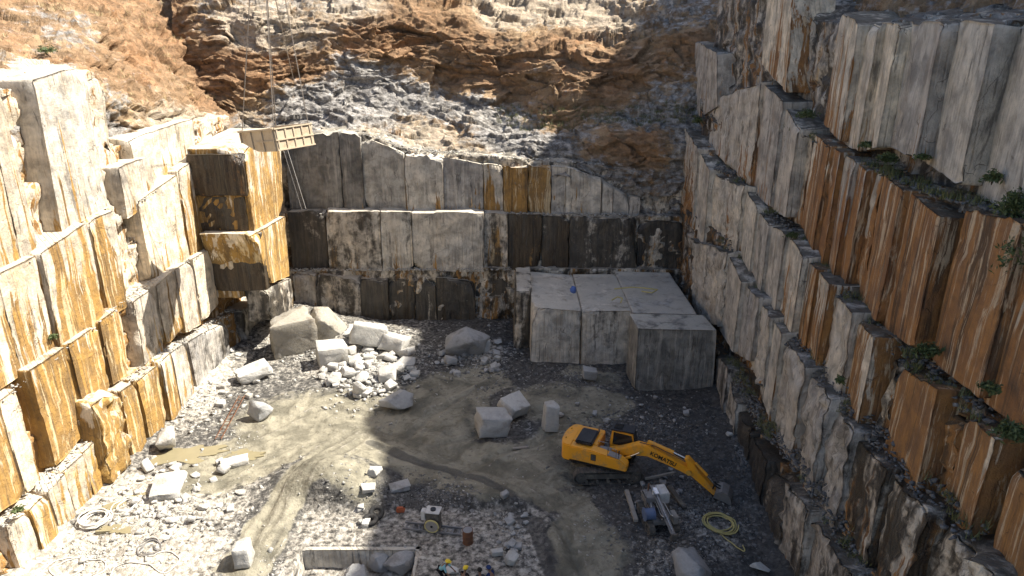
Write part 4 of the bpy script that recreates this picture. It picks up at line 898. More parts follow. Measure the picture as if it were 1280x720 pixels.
# ---------------------------------------------------------------- machine materials
M['yellow'] = mat_plain('excavator_yellow_paint', (.80, .345, .020), .38, .5, 0, (.28, .20, .11), .62, 1.2)
M['yellow_worn'] = mat_plain('worn_yellow_paint', (.62, .34, .05), .5, .4, 0, (.14, .10, .06), .6, 2.0)
M['black'] = mat_plain('black_paint', (.012, .012, .013), .4, .5, 0, (.06, .055, .05), .4, 1.5)
M['track'] = mat_plain('muddy_track_steel', (.085, .078, .068), .75, .4, .1, (.24, .21, .16), .75, 2.5)
M['steel'] = mat_plain('grey_steel', (.26, .25, .24), .5, .5, .5, (.14, .11, .08), .5, 3)
M['chrome'] = mat_plain('cylinder_rod_steel', (.55, .55, .55), .25, .5, .9)
M['glass'] = mat_plain('dark_cab_glass', (.015, .018, .02), .08, .6)
M['rubber'] = mat_plain('tyre_rubber', (.02, .02, .02), .8, .3, 0, (.09, .08, .07), .5, 4)
M['white_paint'] = mat_plain('dusty_white_paint', (.55, .53, .49), .55, .4, 0, (.22, .19, .15), .5, 2.5)
M['blue'] = mat_plain('faded_blue_paint', (.10, .14, .24), .55, .4, 0, (.12, .11, .1), .4, 4)
M['skip'] = mat_plain('dusty_skip_steel', (.50, .41, .29), .75, .3, 0, (.28, .18, .10), .5, 1.4)
M['skip_in'] = mat_plain('skip_inside', (.24, .20, .15), .8, .3, 0, (.12, .09, .06), .5, 2)
M['cable'] = mat_plain('steel_cable', (.30, .26, .22), .6, .4, .4)
M['timber'] = mat_plain('weathered_timber', (.30, .27, .23), .85, .2, 0, (.14, .12, .1), .5, 3)
M['hose_white'] = mat_plain('white_hose', (.55, .53, .48), .55, .4, 0, (.3, .26, .2), .4, 5)
M['hose_yellow'] = mat_plain('yellow_hose', (.50, .42, .16), .55, .4, 0, (.25, .22, .14), .4, 5)
M['rust'] = mat_plain('rusty_steel', (.16, .075, .04), .8, .3, .1, (.05, .035, .03), .5, 4)
M['red'] = mat_plain('red_oxide_paint', (.38, .10, .04), .6, .3, 0, (.15, .1, .07), .4, 4)
M['blue_cloth'] = mat_plain('blue_cloth', (.10, .16, .38), .9, .1)

def frame(o): return o
# ---------------------------------------------------------------- excavator
EXC = np.array([6.15, 38.45]); ez = float(ground_z(EXC[:1], EXC[1:])[0])
exc = empty('excavator', (EXC[0], EXC[1], ez + .05), R(-23), 'yellow tracked excavator with its boom stretched out and bucket on the ground', 'excavator')
def crawler(parent, y, L, Hh, W, rot, nshoe, mat_belt, name='track', c=(0, 0)):
    """one crawler: belt of separate shoes with sprocket, idler and rollers"""
    r = Hh / 2; st = L - Hh; per = 2 * st + 2 * math.pi * r; mb = MB(); cr, sr = math.cos(rot), math.sin(rot)
    for k in range(nshoe):
        s = (k + .5) / nshoe * per
        if s < st: x, z, a = -st / 2 + s, Hh, 0
        elif s < st + math.pi * r: t = (s - st) / r; x, z, a = st / 2 + r * math.sin(t), r + r * math.cos(t), t
        elif s < 2 * st + math.pi * r: x, z, a = st / 2 - (s - st - math.pi * r), 0, math.pi
        else: t = (s - 2 * st - math.pi * r) / r; x, z, a = -st / 2 - r * math.sin(t), r - r * math.cos(t), math.pi + t
        zz = z - .03 * math.cos(a)
        mb.box((x, y, zz), (per / nshoe * .93, W, .05), (0, a, 0)); mb.box((x + .03 * math.sin(a), y, zz + .03 * math.cos(a)), (.03, W, .05), (0, a, 0))
    o = mb.build(name, mat_belt, parent); o.rotation_euler = (0, 0, rot); o.location = (c[0], c[1], 0)
    w = MB(); w.box((0, y, r), (st * .96, W * .45, Hh * .42), None, .03); w.build('track_frame', M['track'], o)
    for sx, nm in ((-1, 'sprocket'), (1, 'idler')):
        b = MB(); b.cyl((sx * st / 2, y - W * .36, r), (sx * st / 2, y + W * .36, r), r * .80, seg=20); b.cyl((sx * st / 2, y - W * .46, r), (sx * st / 2, y + W * .46, r), r * .35, seg=14); b.build(nm, M['track'], o, True)
    for q in range(5):
        b = MB(); xx = -st / 2 + st * (q + .5) / 5; b.cyl((xx, y - W * .4, .16), (xx, y + W * .4, .16), .11, seg=12); b.build('roller', M['track'], o, True)
    return o
TR = R(25)     # tracks stay about square to the view while the house is slewed
for sy in (-1, 1): crawler(exc, sy * 1.2, 4.45, .92, .62, TR, 46, M['track'])
b = MB(); b.box((0, 0, .62), (1.9, 1.9, .42), (0, 0, TR), .06); b.cyl((0, 0, .7), (0, 0, 1.06), .62, seg=24); b.build('undercarriage_frame', M['track'], exc)
b = MB(); b.box((-.35, 0, 1.12), (4.1, 2.66, .16), None, .03); b.build('deck', M['black'], exc)
# near side housing, engine hood, counterweight
b = MB(); b.prism([(-2.15, 1.18), (1.72, 1.18), (1.72, 1.62), (1.25, 1.95), (.35, 2.05), (-.5, 2.18), (-2.15, 2.18)], -1.36, -.62, bevel=.06); hs = b.build('side_housing', M['yellow'], exc, True)
for (x, z, w, h) in ((-.45, 1.72, .34, .46),): b = MB(); b.box((x, -1.365, z), (w, .02, h), None, .005); b.build('vent_grille', M['black'], hs)
b = MB()
for k in range(5): b.box((-.45, -1.378, 1.56 + k * .08), (.28, .012, .025))
b.build('grille_slat', M['steel'], hs)
for x0, x1 in ((-2.1, -1.15), (-1.12, -.72), (-.2, .3)): 
    b = MB(); b.box(((x0 + x1) / 2, -1.366, 1.68), (x1 - x0 - .03, .018, .78), None, .006); b.build('door_panel', M['yellow'], hs)
b = MB(); b.box((.85, -1.0, 2.02), (.8, .55, .03), (0, R(11), 0)); b.build('tread_plate', M['steel'], hs)
b = MB(); b.box((1.38, -1.0, 1.84), (.42, .6, .02), (0, R(36), 0)); b.build('tread_plate', M['yellow_worn'], hs)
b = MB(); b.prism([(-2.2, 1.18), (-.4, 1.18), (-.4, 2.22), (-2.2, 2.22)], -.66, 1.34, bevel=.05); eh = b.build('engine_housing', M['yellow'], exc, True)
b = MB(); b.box((-1.25, -.1, 2.34), (1.15, 1.75, .26), None, .08); hd = b.build('engine_hood', M['black'], eh, True)
b = MB(); b.cyl((-.75, .95, 2.2), (-.75, .95, 2.75), .06, seg=12); b.build('exhaust', M['steel'], eh, True)
n = 14; pts = [(-2.0, -1.37), (-2.42, -1.34)] + [(-2.42 - .42 * math.cos(R(a)) , 1.34 * math.sin(R(a))) for a in np.linspace(-72, 72, n)] + [(-2.42, 1.34), (-2.0, 1.37)]
b = MB(); b.prism(pts, 1.06, 2.24, 'z', bevel=.07); cw = b.build('counterweight', M['yellow'], exc, True)
b = MB(); [b.cyl((-2.55, yy, 2.2), (-2.55, yy, 2.34), .05, seg=8) for yy in (-.6, .6)]; b.build('lifting_eye', M['yellow_worn'], cw)
b = MB(); b.tube([(.45, -1.28, 2.05), (.45, -1.28, 2.7), (1.0, -1.28, 2.6), (1.0, -1.28, 1.98)], .022, 6); b.build('handrail', M['steel'], exc, True)
b = MB(); b.tube([(-.35, -.72, 2.2), (-.35, -.72, 2.62), (.3, -.72, 2.6), (.35, -.72, 2.05)], .022, 6); b.build('handrail', M['steel'], exc, True)
b = MB(); b.tube([(1.15, -1.3, 1.98), (1.2, -1.34, 2.45)], .015, 6); b.box((1.2, -1.36, 2.5), (.05, .16, .24)); b.build('mirror', M['black'], exc)
b = MB(); b.box((.05, -.28, 1.55), (.8, .5, .7), None, .04); b.box((.1, .1, 1.45), (1.0, .16, .55)); b.build('hydraulic_bay', M['steel'], exc)
# cab on the far side
cabp = [(.15, 1.2), (1.72, 1.2), (1.82, 1.75), (1.62, 2.86), (.25, 2.92), (.12, 2.0)]
b = MB(); b.prism(cabp, .42, 1.34, bevel=.05); cabo = b.build('cab', M['yellow'], exc, True)
for y0, y1 in ((.405, .415), (1.345, 1.355)):
    b = MB(); b.prism([(.32, 1.9), (1.7, 1.85), (1.56, 2.76), (.36, 2.8)], y0, y1); b.build('side_window', M['glass'], cabo)
b = MB(); b.prism([(1.80, 1.5), (1.845, 1.75), (1.64, 2.8), (1.6, 2.8)], .50, 1.26); b.build('windscreen', M['glass'], cabo)
b = MB(); b.box((.92, .88, 2.95), (1.55, .98, .09), (0, R(-2), 0), .03); b.build('cab_roof', M['black'], cabo, True)
b = MB(); b.box((.6, .88, 3.01), (.55, .6, .03), (0, R(-2), 0), .01); b.build('roof_hatch', M['glass'], cabo)
# boom, arm, bucket
BW = .30
b = MB(); b.prism([(.12, 1.42), (.5, 1.30), (1.6, 1.78), (2.75, 1.98), (4.2, 1.66), (5.35, 1.30), (5.62, 1.42), (5.55, 1.70), (4.2, 2.26), (2.75, 2.72), (2.1, 2.66), (.9, 2.02), (.2, 1.78)], -BW, BW, bevel=.04); boom = b.build('boom', M['yellow'], exc, True)
for x, z, r in ((.32, 1.55, .17), (5.42, 1.5, .17), (2.3, 2.25, .12)):
    b = MB(); b.cyl((x, -BW - .06, z), (x, BW + .06, z), r, seg=16); b.build('pivot_pin', M['yellow_worn'], boom, True)
for sy in (-1, 1):
    b = MB(); b.cyl((.95, sy * .42, 1.25), (1.75, sy * .42, 1.82), .105, seg=14); c_ = b.build('boom_cylinder', M['yellow'], exc, True)
    b = MB(); b.cyl((1.7, sy * .42, 1.785), (2.3, sy * .42, 2.22), .055, seg=12); b.build('cylinder_rod', M['chrome'], c_, True)
b = MB(); b.cyl((2.75, 0, 2.92), (4.35, 0, 2.52), .115, seg=14); b.box((2.8, 0, 2.78), (.3, .2, .3), (0, R(14), 0)); c_ = b.build('arm_cylinder', M['yellow'], exc, True)
b = MB(); b.cyl((4.3, 0, 2.53), (5.15, 0, 2.28), .06, seg=12); b.build('cylinder_rod', M['chrome'], c_, True)
b = MB()
for yy in (-.1, .1): b.tube([(2.2, yy, 2.78), (3.2, yy, 2.74), (4.2, yy, 2.42), (5.1, yy, 2.10)], .022, 6)
b.build('hydraulic_hose', M['black'], boom, True)
b = MB(); b.prism([(5.05, 2.36), (5.22, 2.14), (5.32, 1.34), (5.6, 1.22), (7.02, .22), (7.18, .34), (7.12, .52), (6.1, 1.52), (5.65, 2.10), (5.28, 2.44)], -.24, .24, bevel=.03); arm = b.build('arm', M['yellow'], exc, True)
b = MB(); b.cyl((5.72, 0, 2.10), (6.5, 0, 1.42), .095, seg=14); c_ = b.build('bucket_cylinder', M['yellow'], exc, True)
b = MB(); b.cyl((6.45, 0, 1.46), (6.98, 0, .92), .05, seg=12); b.build('cylinder_rod', M['chrome'], c_, True)
b = MB()
for sy in (-1, 1): b.box((6.94, sy * .2, .68), (.10, .05, .62), (0, R(14), 0), .02); b.box((7.22, sy * .14, .82), (.55, .05, .10), (0, R(22), 0), .02)
b.build('bucket_linkage', M['black'], exc)
prof = [(7.05, .30), (7.16, .66), (7.50, .84), (7.88, .72), (8.10, .38), (8.16, .02)]
b = MB(); inner = [(x * .985 + .11, z * .92 - .02) for x, z in prof]
poly = prof + [(8.10, .02)] + [(x - .035, z - .04) for x, z in reversed(prof[1:-1])] + [(7.10, .26)]
b.prism(poly, -.55, .55)
for sy in (-.56, .52): b.prism(prof + [(7.6, .18)], sy, sy + .04)
bk = b.build('bucket', M['steel'], exc)
for k in range(5): 
    b = MB(); b.box((8.17, -.46 + k * .23, -.06), (.07, .10, .22), (0, R(8), 0), .01, (.7, .7)); b.build('tooth', M['steel'], bk)
# lettering on the boom
def text_obj(body, size, loc, rot, mat, parent, name='lettering', sx=1.0):
    cu = bpy.data.curves.new(name, 'FONT'); cu.body = body; cu.size = size; cu.extrude = .004; cu.align_x = 'CENTER'; cu.align_y = 'CENTER'; cu.offset = .012
    t = bpy.data.objects.new(name, cu); COL.objects.link(t); bpy.context.view_layer.update()
    me = bpy.data.meshes.new_from_object(t.evaluated_get(bpy.context.evaluated_depsgraph_get())); bpy.data.objects.remove(t)
    o = link(name, me, mat, parent); o.location = loc; o.rotation_euler = rot; o.scale = (sx, 1, 1); return o
text_obj('KOMATSU', .40, (3.78, -BW - .008, 2.06), (R(90), R(15.5), 0), M['black'], boom, sx=.92)
text_obj('KOMATSU', .40, (3.78, BW + .008, 2.06), (R(90), R(-15.5), R(180)), M['black'], boom, sx=.92)

# ---------------------------------------------------------------- tracked drill rig
p = gh(821, 652); rig = empty('drill_rig', (p[0], p[1], p[2] + .03), R(-82), 'dusty tracked drilling rig with a long feed beam and white cowl', 'drill rig')
for sy in (-1, 1): crawler(rig, sy * .72, 2.6, .62, .34, 0, 30, M['track'])
b = MB(); b.box((0, 0, .62), (1.9, 1.1, .28), None, .04); b.box((-.5, 0, .9), (1.1, 1.0, .3), None, .04); b.build('chassis', M['steel'], rig)
b = MB(); b.box((-.75, .48, 1.32), (1.0, .62, .7), None, .05); b.build('white_cowl', M['white_paint'], rig, True)
b = MB(); b.box((-.7, -.32, 1.22), (.9, .7, .52), None, .05); en = b.build('engine', M['steel'], rig)
b = MB(); b.cyl((-1.0, -.3, 1.4), (-1.0, -.3, 1.95), .05, seg=10); b.build('exhaust', M['rust'], en, True)
b = MB(); b.cyl((-.6, -.1, 1.4), (-.6, -.1, 1.75), .10, seg=12); b.build('air_filter', M['white_paint'], en, True)
b = MB(); b.cyl((.45, -.95, .95), (.45, -.45, .95), .33, seg=20); b.cyl((.45, -1.0, .95), (.45, -.96, .95), .40, seg=20); b.cyl((.45, -.44, .95), (.45, -.40, .95), .40, seg=20); b.build('hose_drum', M['blue'], rig, True)
b = MB(); b.box((.7, 0, 1.28), (3.9, .16, .16), (0, R(9), 0), .02)
for sy in (-1, 1): b.box((.7, sy * .11, 1.36), (3.9, .035, .06), (0, R(9), 0))
fb = b.build('feed_beam', M['steel'], rig)
b = MB(); b.box((-.55, 0, 1.66), (.55, .26, .24), (0, R(9), 0), .03); b.cyl((-.3, 0, 1.62), (2.35, 0, 1.22), .028, seg=8); b.build('drill_head', M['chrome'], fb)
b = MB(); b.cyl((2.55, -.14, .86), (2.55, .14, .86), .14, seg=14); b.box((2.6, 0, 1.05), (.12, .34, .3)); b.build('drill_guide', M['track'], fb)
b = MB(); b.cyl((.2, .12, .75), (.9, .12, 1.2), .09, seg=12); b.cyl((.5, -.2, .75), (1.2, -.1, 1.12), .06, seg=10); b.build('lift_arm', M['track'], rig, True)
rr = random.Random(4)
for k in range(7):
    y0 = rr.uniform(-.4, .4); pts = []
    for t in np.linspace(0, 1, 9): pts.append((-.6 + 2.0 * t, y0 + .28 * math.sin(3 * t + k) * (1 - t), 1.35 - .35 * math.sin(math.pi * t) + .1 * math.cos(k) * t))
    b = MB(); b.tube(pts, .028, 6); b.build('hydraulic_hose', M['black'] if k % 3 else M['hose_white'], rig, True)
b = MB(); b.box((.95, .62, .98), (.7, .3, .5), None, .03); b.build('tool_box', M['timber'], rig)
b = MB(); [b.cyl((-1.05 + .22 * i, -.62, 1.4), (-1.05 + .22 * i, -.62, 1.78), .014, seg=6) for i in range(4)]; b.box((-.7, -.62, 1.38), (.9, .16, .1)); b.build('control_levers', M['steel'], rig)

# ---------------------------------------------------------------- stone saw on rails
p = gh(541, 662); saw = empty('stone_saw', (p[0], p[1], p[2]), R(-9), 'wire saw machine with a big round wheel standing on short rails', 'stone saw')
for yy in (-.28, .28):
    b = MB(); b.box((0, yy, .09), (3.5, .07, .12), None, .01); b.build('rail', M['steel'], saw)
for k in range(9):
    b = MB(); b.box((-1.6 + k * .4, 0, .045), (.06, .62, .05)); b.build('rail_tie', M['steel'], saw)
b = MB(); b.box((0, 0, .28), (1.0, .7, .22), None, .03); b.build('carriage', M['track'], saw)
for sx in (-.36, .36):
    b = MB(); b.cyl((sx, -.32, .2), (sx, .32, .2), .10, seg=14); b.build('carriage_wheel', M['steel'], saw, True)
b = MB(); b.box((.05, .12, .82), (.78, .62, .9), None, .04); hb = b.build('housing', M['track'], saw, True)
b = MB(); b.box((.05, .12, 1.30), (.86, .70, .06), None, .02); b.build('top_plate', M['white_paint'], hb)
b = MB(); b.cyl((.05, .1, 1.33), (.05, .1, 1.42), .16, seg=16); b.build('motor_cap', M['black'], hb, True)
b = MB(); b.box((-.56, .2, .88), (.26, .4, .62), None, .03); b.build('control_box', M['white_paint'], saw)
b = MB(); b.torus((.05, -.36, .52), .40, .045, 'y', 32, 8)
wl = b.build('drive_wheel', M['hose_yellow'], saw, True)
b = MB(); b.cyl((.05, -.38, .52), (.05, -.34, .52), .37, seg=28); b.build('wheel_disc', M['timber'], wl, True)
b = MB(); b.cyl((.05, -.42, .52), (.05, -.2, .52), .07, seg=12); b.build('hub', M['black'], wl, True)

# ---------------------------------------------------------------- hanging skip and its cables
sk = empty('hanging_skip', tuple(atY(346, 176, 46.4)), 0, 'dusty ribbed steel skip hanging from cables by the left corner', 'skip')
sk.rotation_euler = Euler((R(2), R(-7), R(-40)), 'XYZ'); sk.location.z -= .7
SL, SW, SH = 4.5, 2.9, 1.45; tl, sl_ = .72, -1.7
side = [(0, 0), (0, SH), (-SL, SH), (-SL, tl), (sl_ - .9, .05), (sl_, 0)]
for y0 in (0, SW - .06):
    b = MB(); b.prism(side, y0, y0 + .06); sp = b.build('side_panel', M['skip'], sk)
    yo = y0 - .05 if y0 == 0 else y0 + .11
    for k, x in enumerate(np.linspace(-.12, -SL + .12, 4)):
        zb = np.interp(-x, [0, 1.7, 2.6, SL], [0, 0, .05, tl]); b = MB(); b.box((x, yo, (SH + zb) / 2), (.10, .10, SH - zb - .02)); b.build('rib', M['skip'], sp)
    b = MB(); b.box((-SL / 2, yo, SH + .02), (SL + .1, .16, .12), None, .01); b.build('rim', M['skip'], sp)
    b = MB(); b.box((-1.3, yo, .68), (2.5, .08, .09)); b.build('rail', M['skip'], sp)
b = MB(); b.box((.03, SW / 2, SH / 2), (.06, SW - .02, SH)); ep = b.build('end_panel', M['skip'], sk)
for yy in np.linspace(.15, SW - .15, 5): b = MB(); b.box((.09, yy, SH / 2), (.06, .10, SH - .04)); b.build('rib', M['skip'], ep)
for zz in (.06, SH * .5, SH + .02): b = MB(); b.box((.10, SW / 2, zz), (.10, SW + .1, .10), None, .01); b.build('rail', M['skip'], ep)
b = MB(); b.box((-SL - .02, SW / 2, (SH + tl) / 2), (.06, SW - .02, SH - tl)); b.build('tail_panel', M['skip'], sk)
b = MB(); b.prism([(0, 0), (sl_, 0), (sl_ - .9, .05), (-SL, tl), (-SL, tl + .07), (sl_ - .9, .13), (sl_, .08), (0, .08)], .05, SW - .05); b.build('floor_plate', M['skip_in'], sk)
bpy.context.view_layer.update()
lugs = [sk.matrix_world @ Vector(v) for v in ((-.1, .1, SH), (-SL + .2, .1, SH), (-.1, SW - .1, SH), (-SL + .2, SW - .1, SH))]
hook = Vector(atY(322, -190, 47.8))
hk = empty('crane_hook', hook, 0, 'crane hook block holding the four cables of the hanging skip', 'hook')
b = MB(); b.box((0, 0, .5), (.35, .25, .7), None, .05); b.build('hook_block', M['black'], hk)
b = MB(); b.tube([(0, 0, .2), (.0, 0, -.05), (.13, 0, -.2), (.05, 0, -.33), (-.12, 0, -.28), (-.16, 0, -.15)], .05, 8); b.build('hook', M['steel'], hk, True)
b = MB(); b.tube([(0, 0, .8), (0, 0, 14)], .025, 6); b.build('hoist_rope', M['cable'], hk)
for q, lg in enumerate(lugs):
    nm = ['ribbed end of the skip on its pit side', 'sloping tail of the skip on its pit side', 'ribbed end of the skip on the side of the back face', 'sloping tail of the skip on the side of the back face'][q]
    b = MB(); mid = (lg + hook) / 2; b.tube([lg - lg, (mid - lg) + Vector((0, 0, -.1)), hook - lg + Vector((0, 0, -.2))], .032, 6); o = b.build('cable', M['cable'], sk); o.location = (0, 0, 0); o.parent = None; o.location = lg
    tag(o, 'taut cable from the ' + nm, 'cable', 'cables of the hanging skip')
a_, c2 = Vector(atY(368, 104, 70.0)), Vector(atY(336, -40, 52.0))
b = MB(); b.tube([Vector((0, 0, 0)), (c2 - a_) * .5 + Vector((0, 0, -.3)), c2 - a_], .035, 6); o = b.build('guy_cable', M['cable']); o.location = a_; tag(o, 'thin guy cable anchored in the grey rock above the back face', 'cable')

# ---------------------------------------------------------------- ladders, timbers, hoses, small things
def ladder(name, a, b_, w, label, mat, n):
    a, b_ = Vector(a), Vector(b_); d = b_ - a; side = d.cross(Vector((0, 0, 1)) if abs(d.normalized().z) < .6 else Vector((0, -1, .0))).normalized()
    o = empty(name, a, 0, label, 'ladder')
    for s in (-1, 1): m = MB(); m.tube([side * s * w / 2, side * s * w / 2 + d], .035, 6); m.build('rail', mat, o)
    for k in range(n): q = d * ((k + .5) / n); m = MB(); m.tube([q - side * w / 2, q + side * w / 2], .022, 6); m.build('rung', mat, o)
    return o
ladder('ladder', gh(273, 551) + [0, 0, .15], gh(303, 498) + [0, 0, .25], .42, 'rusty ladder lying on the rubble below the left face', M['rust'], 12)
ladder('ladder', atY(380, 262, 64.6), atY(357, 188, 66.0), .40, 'tall thin ladder leaning on the grey back face below the skip', M['steel'], 16)
def beam(name, a, b_, w, h, label, mat, cat='beam', group=None):
    a, b_ = np.array(a), np.array(b_); d = Vector(b_ - a); m = MB(); m.box((0, 0, 0), (d.length, w, h), None, .02)
    o = m.build(name, mat); o.location = Vector((a + b_) / 2) + Vector((0, 0, h / 2)); o.rotation_euler = d.to_track_quat('X', 'Z').to_euler(); return tag(o, label, cat, group)
beam('timber_beam', gh(783, 616) + [0, 0, .05], gh(795, 654) + [0, 0, .05], .26, .22, 'pale square timber lying left of the drill rig', M['timber'])
beam('timber_beam', gh(806, 603) + [0, 0, .2], gh(842, 596) + [0, 0, .25], .16, .14, 'thin pale pole lying under the excavator boom', M['timber'])
beam('timber_beam', gh(836, 612) + [0, 0, .15], gh(856, 640) + [0, 0, .15], .30, .2, 'dark broad plank lying right of the drill rig', M['track'])
beam('timber_beam', gh(641, 562) + [0, 0, .03], gh(661, 560) + [0, 0, .03], .2, .12, 'short pale timber lying on the muddy track', M['timber'])
def coil(px, py, r, n, rad, label, mat, seed, spread=.12, hgt=.05, flat=1.0):
    rn = random.Random(seed); p = gh(px, py); m = MB(); pts = []
    for k in range(n * 26):
        a = k / 26 * 2 * math.pi; rr_ = r * (1 + spread * math.sin(k / 26 * 2.3 + seed)) ; cx, cy_ = spread * r * math.sin(k / 40 + seed), spread * r * math.cos(k / 31)
        x, y = cx + rr_ * math.cos(a), (cy_ + rr_ * math.sin(a)) * flat; z = float(ground_z(np.array([p[0] + x]), np.array([p[1] + y]))[0]) - p[2]
        pts.append((x, y, z + rad + hgt * k / 26))
    m.tube(pts, rad, 6); o = m.build('hose_coil', mat, None, True); o.location = p; return tag(o, label, 'hose')
coil(120, 653, .72, 6, .045, 'tidy white hose coil lying at the foot of the left face', M['hose_white'], 1, .10, .05)
coil(158, 632, .62, 3, .03, 'loose thin white hose coil on the pale rubble', M['hose_white'], 2, .2, .02)
coil(901, 655, .85, 5, .04, 'yellow hose coil lying on pale stone by the right face', M['hose_yellow'], 3, .16, .035)
coil(190, 688, .5, 3, .03, 'small grey cable coil lying in the dust', M['steel'], 4, .25, .03)
def hose(pxs, rad, label, mat, name='hose', lift=.05):
    P = [gh(*q) + [0, 0, lift] for q in pxs]; P = np.array(P); n = len(P); x = np.linspace(0, n - 1, n * 8); i = np.clip(x.astype(int), 0, n - 2); f = (x - i)[:, None]
    g = lambda k: P[np.clip(k, 0, n - 1)]
    Q = .5 * (2 * g(i) + (g(i + 1) - g(i - 1)) * f + (2 * g(i - 1) - 5 * g(i) + 4 * g(i + 1) - g(i + 2)) * f ** 2 + (3 * g(i) - g(i - 1) - 3 * g(i + 1) + g(i + 2)) * f ** 3)
    Q[:, 2] = ground_z(Q[:, 0], Q[:, 1]) + lift
    m = MB(); m.tube(list(Q - P[0]), rad, 6); o = m.build(name, mat, None, True); o.location = P[0]; return tag(o, label, 'hose')
hose([(48, 722), (70, 702), (100, 698), (104, 712), (80, 722), (62, 712), (90, 700), (125, 700), (132, 712), (110, 725)], .03, 'white hose lying in wide loops by the foot of the left face', M['hose_white'])
hose([(136, 728), (142, 712), (160, 704), (185, 706), (200, 716), (215, 712), (225, 700), (210, 690), (186, 696)], .028, 'white hose snaking in a curve over the pale dust', M['hose_white'])
hose([(900, 668), (915, 680), (930, 690), (928, 682)], .035, 'loose yellow hose end trailing from the coil', M['hose_yellow'])
# hoses and cloth on the corner platform
for pts, lab in (([(768, 361), (790, 359), (806, 360), (822, 362), (815, 366), (802, 364)], 'yellow hose lying on the dusty platform top'), ([(765, 375), (772, 371), (778, 373), (776, 378)], 'short curl of yellow hose on the wet platform')):
    P = [Vector(atZ(*q, 5.75)) for q in pts]; m = MB(); m.tube([q - P[0] for q in P], .06, 6); o = m.build('hose', M['hose_yellow'], None, True); o.location = P[0]; tag(o, lab, 'hose')
V, Fc = stone_shape(77, (.9, .7, .8), .4, 10, 3, .2); o = link('cloth_bundle', mesh_np('cloth_bundle', V, Fc, True), M['blue_cloth']); o.location = atZ(716, 366, 5.55); tag(o, 'blue cloth bundle lying on the corner platform', 'cloth')
# tyres, barrel, red can
for px, py, tl_, lab in ((463, 653, .1, 'black tyre lying flat beside the dirt mound'), (471, 646, .5, 'black tyre leaning on the tyre beside the dirt mound')):
    p = gh(px, py); m = MB(); m.torus((0, 0, 0), .34, .15, 'z', 28, 10); o = m.build('tyre', M['rubber'], None, True); o.location = p + [0, 0, .16 + tl_ * .3]; o.rotation_euler = (tl_, 0, 0); tag(o, lab, 'tyre')
    m = MB(); m.torus((0, 0, 0), .25, .03, 'z', 24, 6); m.build('rim', M['steel'], o, True)
p = gh(585, 678); br = empty('barrel', p, 0, 'rusty steel barrel standing beside the stone saw rails', 'barrel')
b = MB(); b.cyl((0, 0, 0), (0, 0, .88), .29, seg=24); b.build('drum', M['rust'], br, True)
for z in (.02, .3, .58, .87): b = MB(); b.torus((0, 0, z), .295, .018, 'z', 24, 6); b.build('hoop', M['rust'], br, True)
b = MB(); b.cyl((0, 0, .88), (0, 0, .89), .27, seg=24); b.build('lid', M['steel'], br)
p = gh(501, 640); rc = empty('fuel_can', p, .4, 'small orange red can lying on the dusty slab', 'can')
b = MB(); b.box((0, 0, .17), (.5, .26, .34), (0, .3, 0), .05); b.build('can_body', M['red'], rc, True)
b = MB(); b.cyl((.2, 0, .28), (.3, 0, .42), .05, seg=10); b.build('cap', M['black'], rc, True)

# ---------------------------------------------------------------- people
M['skin'] = mat_plain('skin', (.20, .11, .07), .6, .3)
M['hair'] = mat_plain('hair', (.01, .009, .008), .7, .3)
M['helmet'] = mat_plain('yellow_helmet', (.75, .52, .02), .3, .5)
def cloth(name, c): return mat_plain(name, c, .9, .1, 0, tuple(v * .5 for v in c), .4, 8)
def skin_mesh(name, pts, edges, mat, parent, sub=2, root=0):
    me = bpy.data.meshes.new(name); me.from_pydata([p for p, _ in pts], edges, []); o = bpy.data.objects.new(name, me); COL.objects.link(o)
    md = o.modifiers.new('skin', 'SKIN'); md.use_smooth_shade = True
    for i, (_, r) in enumerate(pts):
        sv = me.skin_vertices[0].data[i]; sv.radius = (r if isinstance(r, tuple) else (r, r)); sv.use_root = (i == root)
    o.modifiers.new('sub', 'SUBSURF').levels = sub; o.modifiers['sub'].render_levels = sub
    bpy.context.view_layer.update()
    m2 = bpy.data.meshes.new_from_object(o.evaluated_get(bpy.context.evaluated_depsgraph_get())); m2.name = name
    bpy.data.objects.remove(o); o = link(name, m2, mat, parent)
    if not m2.materials: m2.materials.append(mat)
    return o
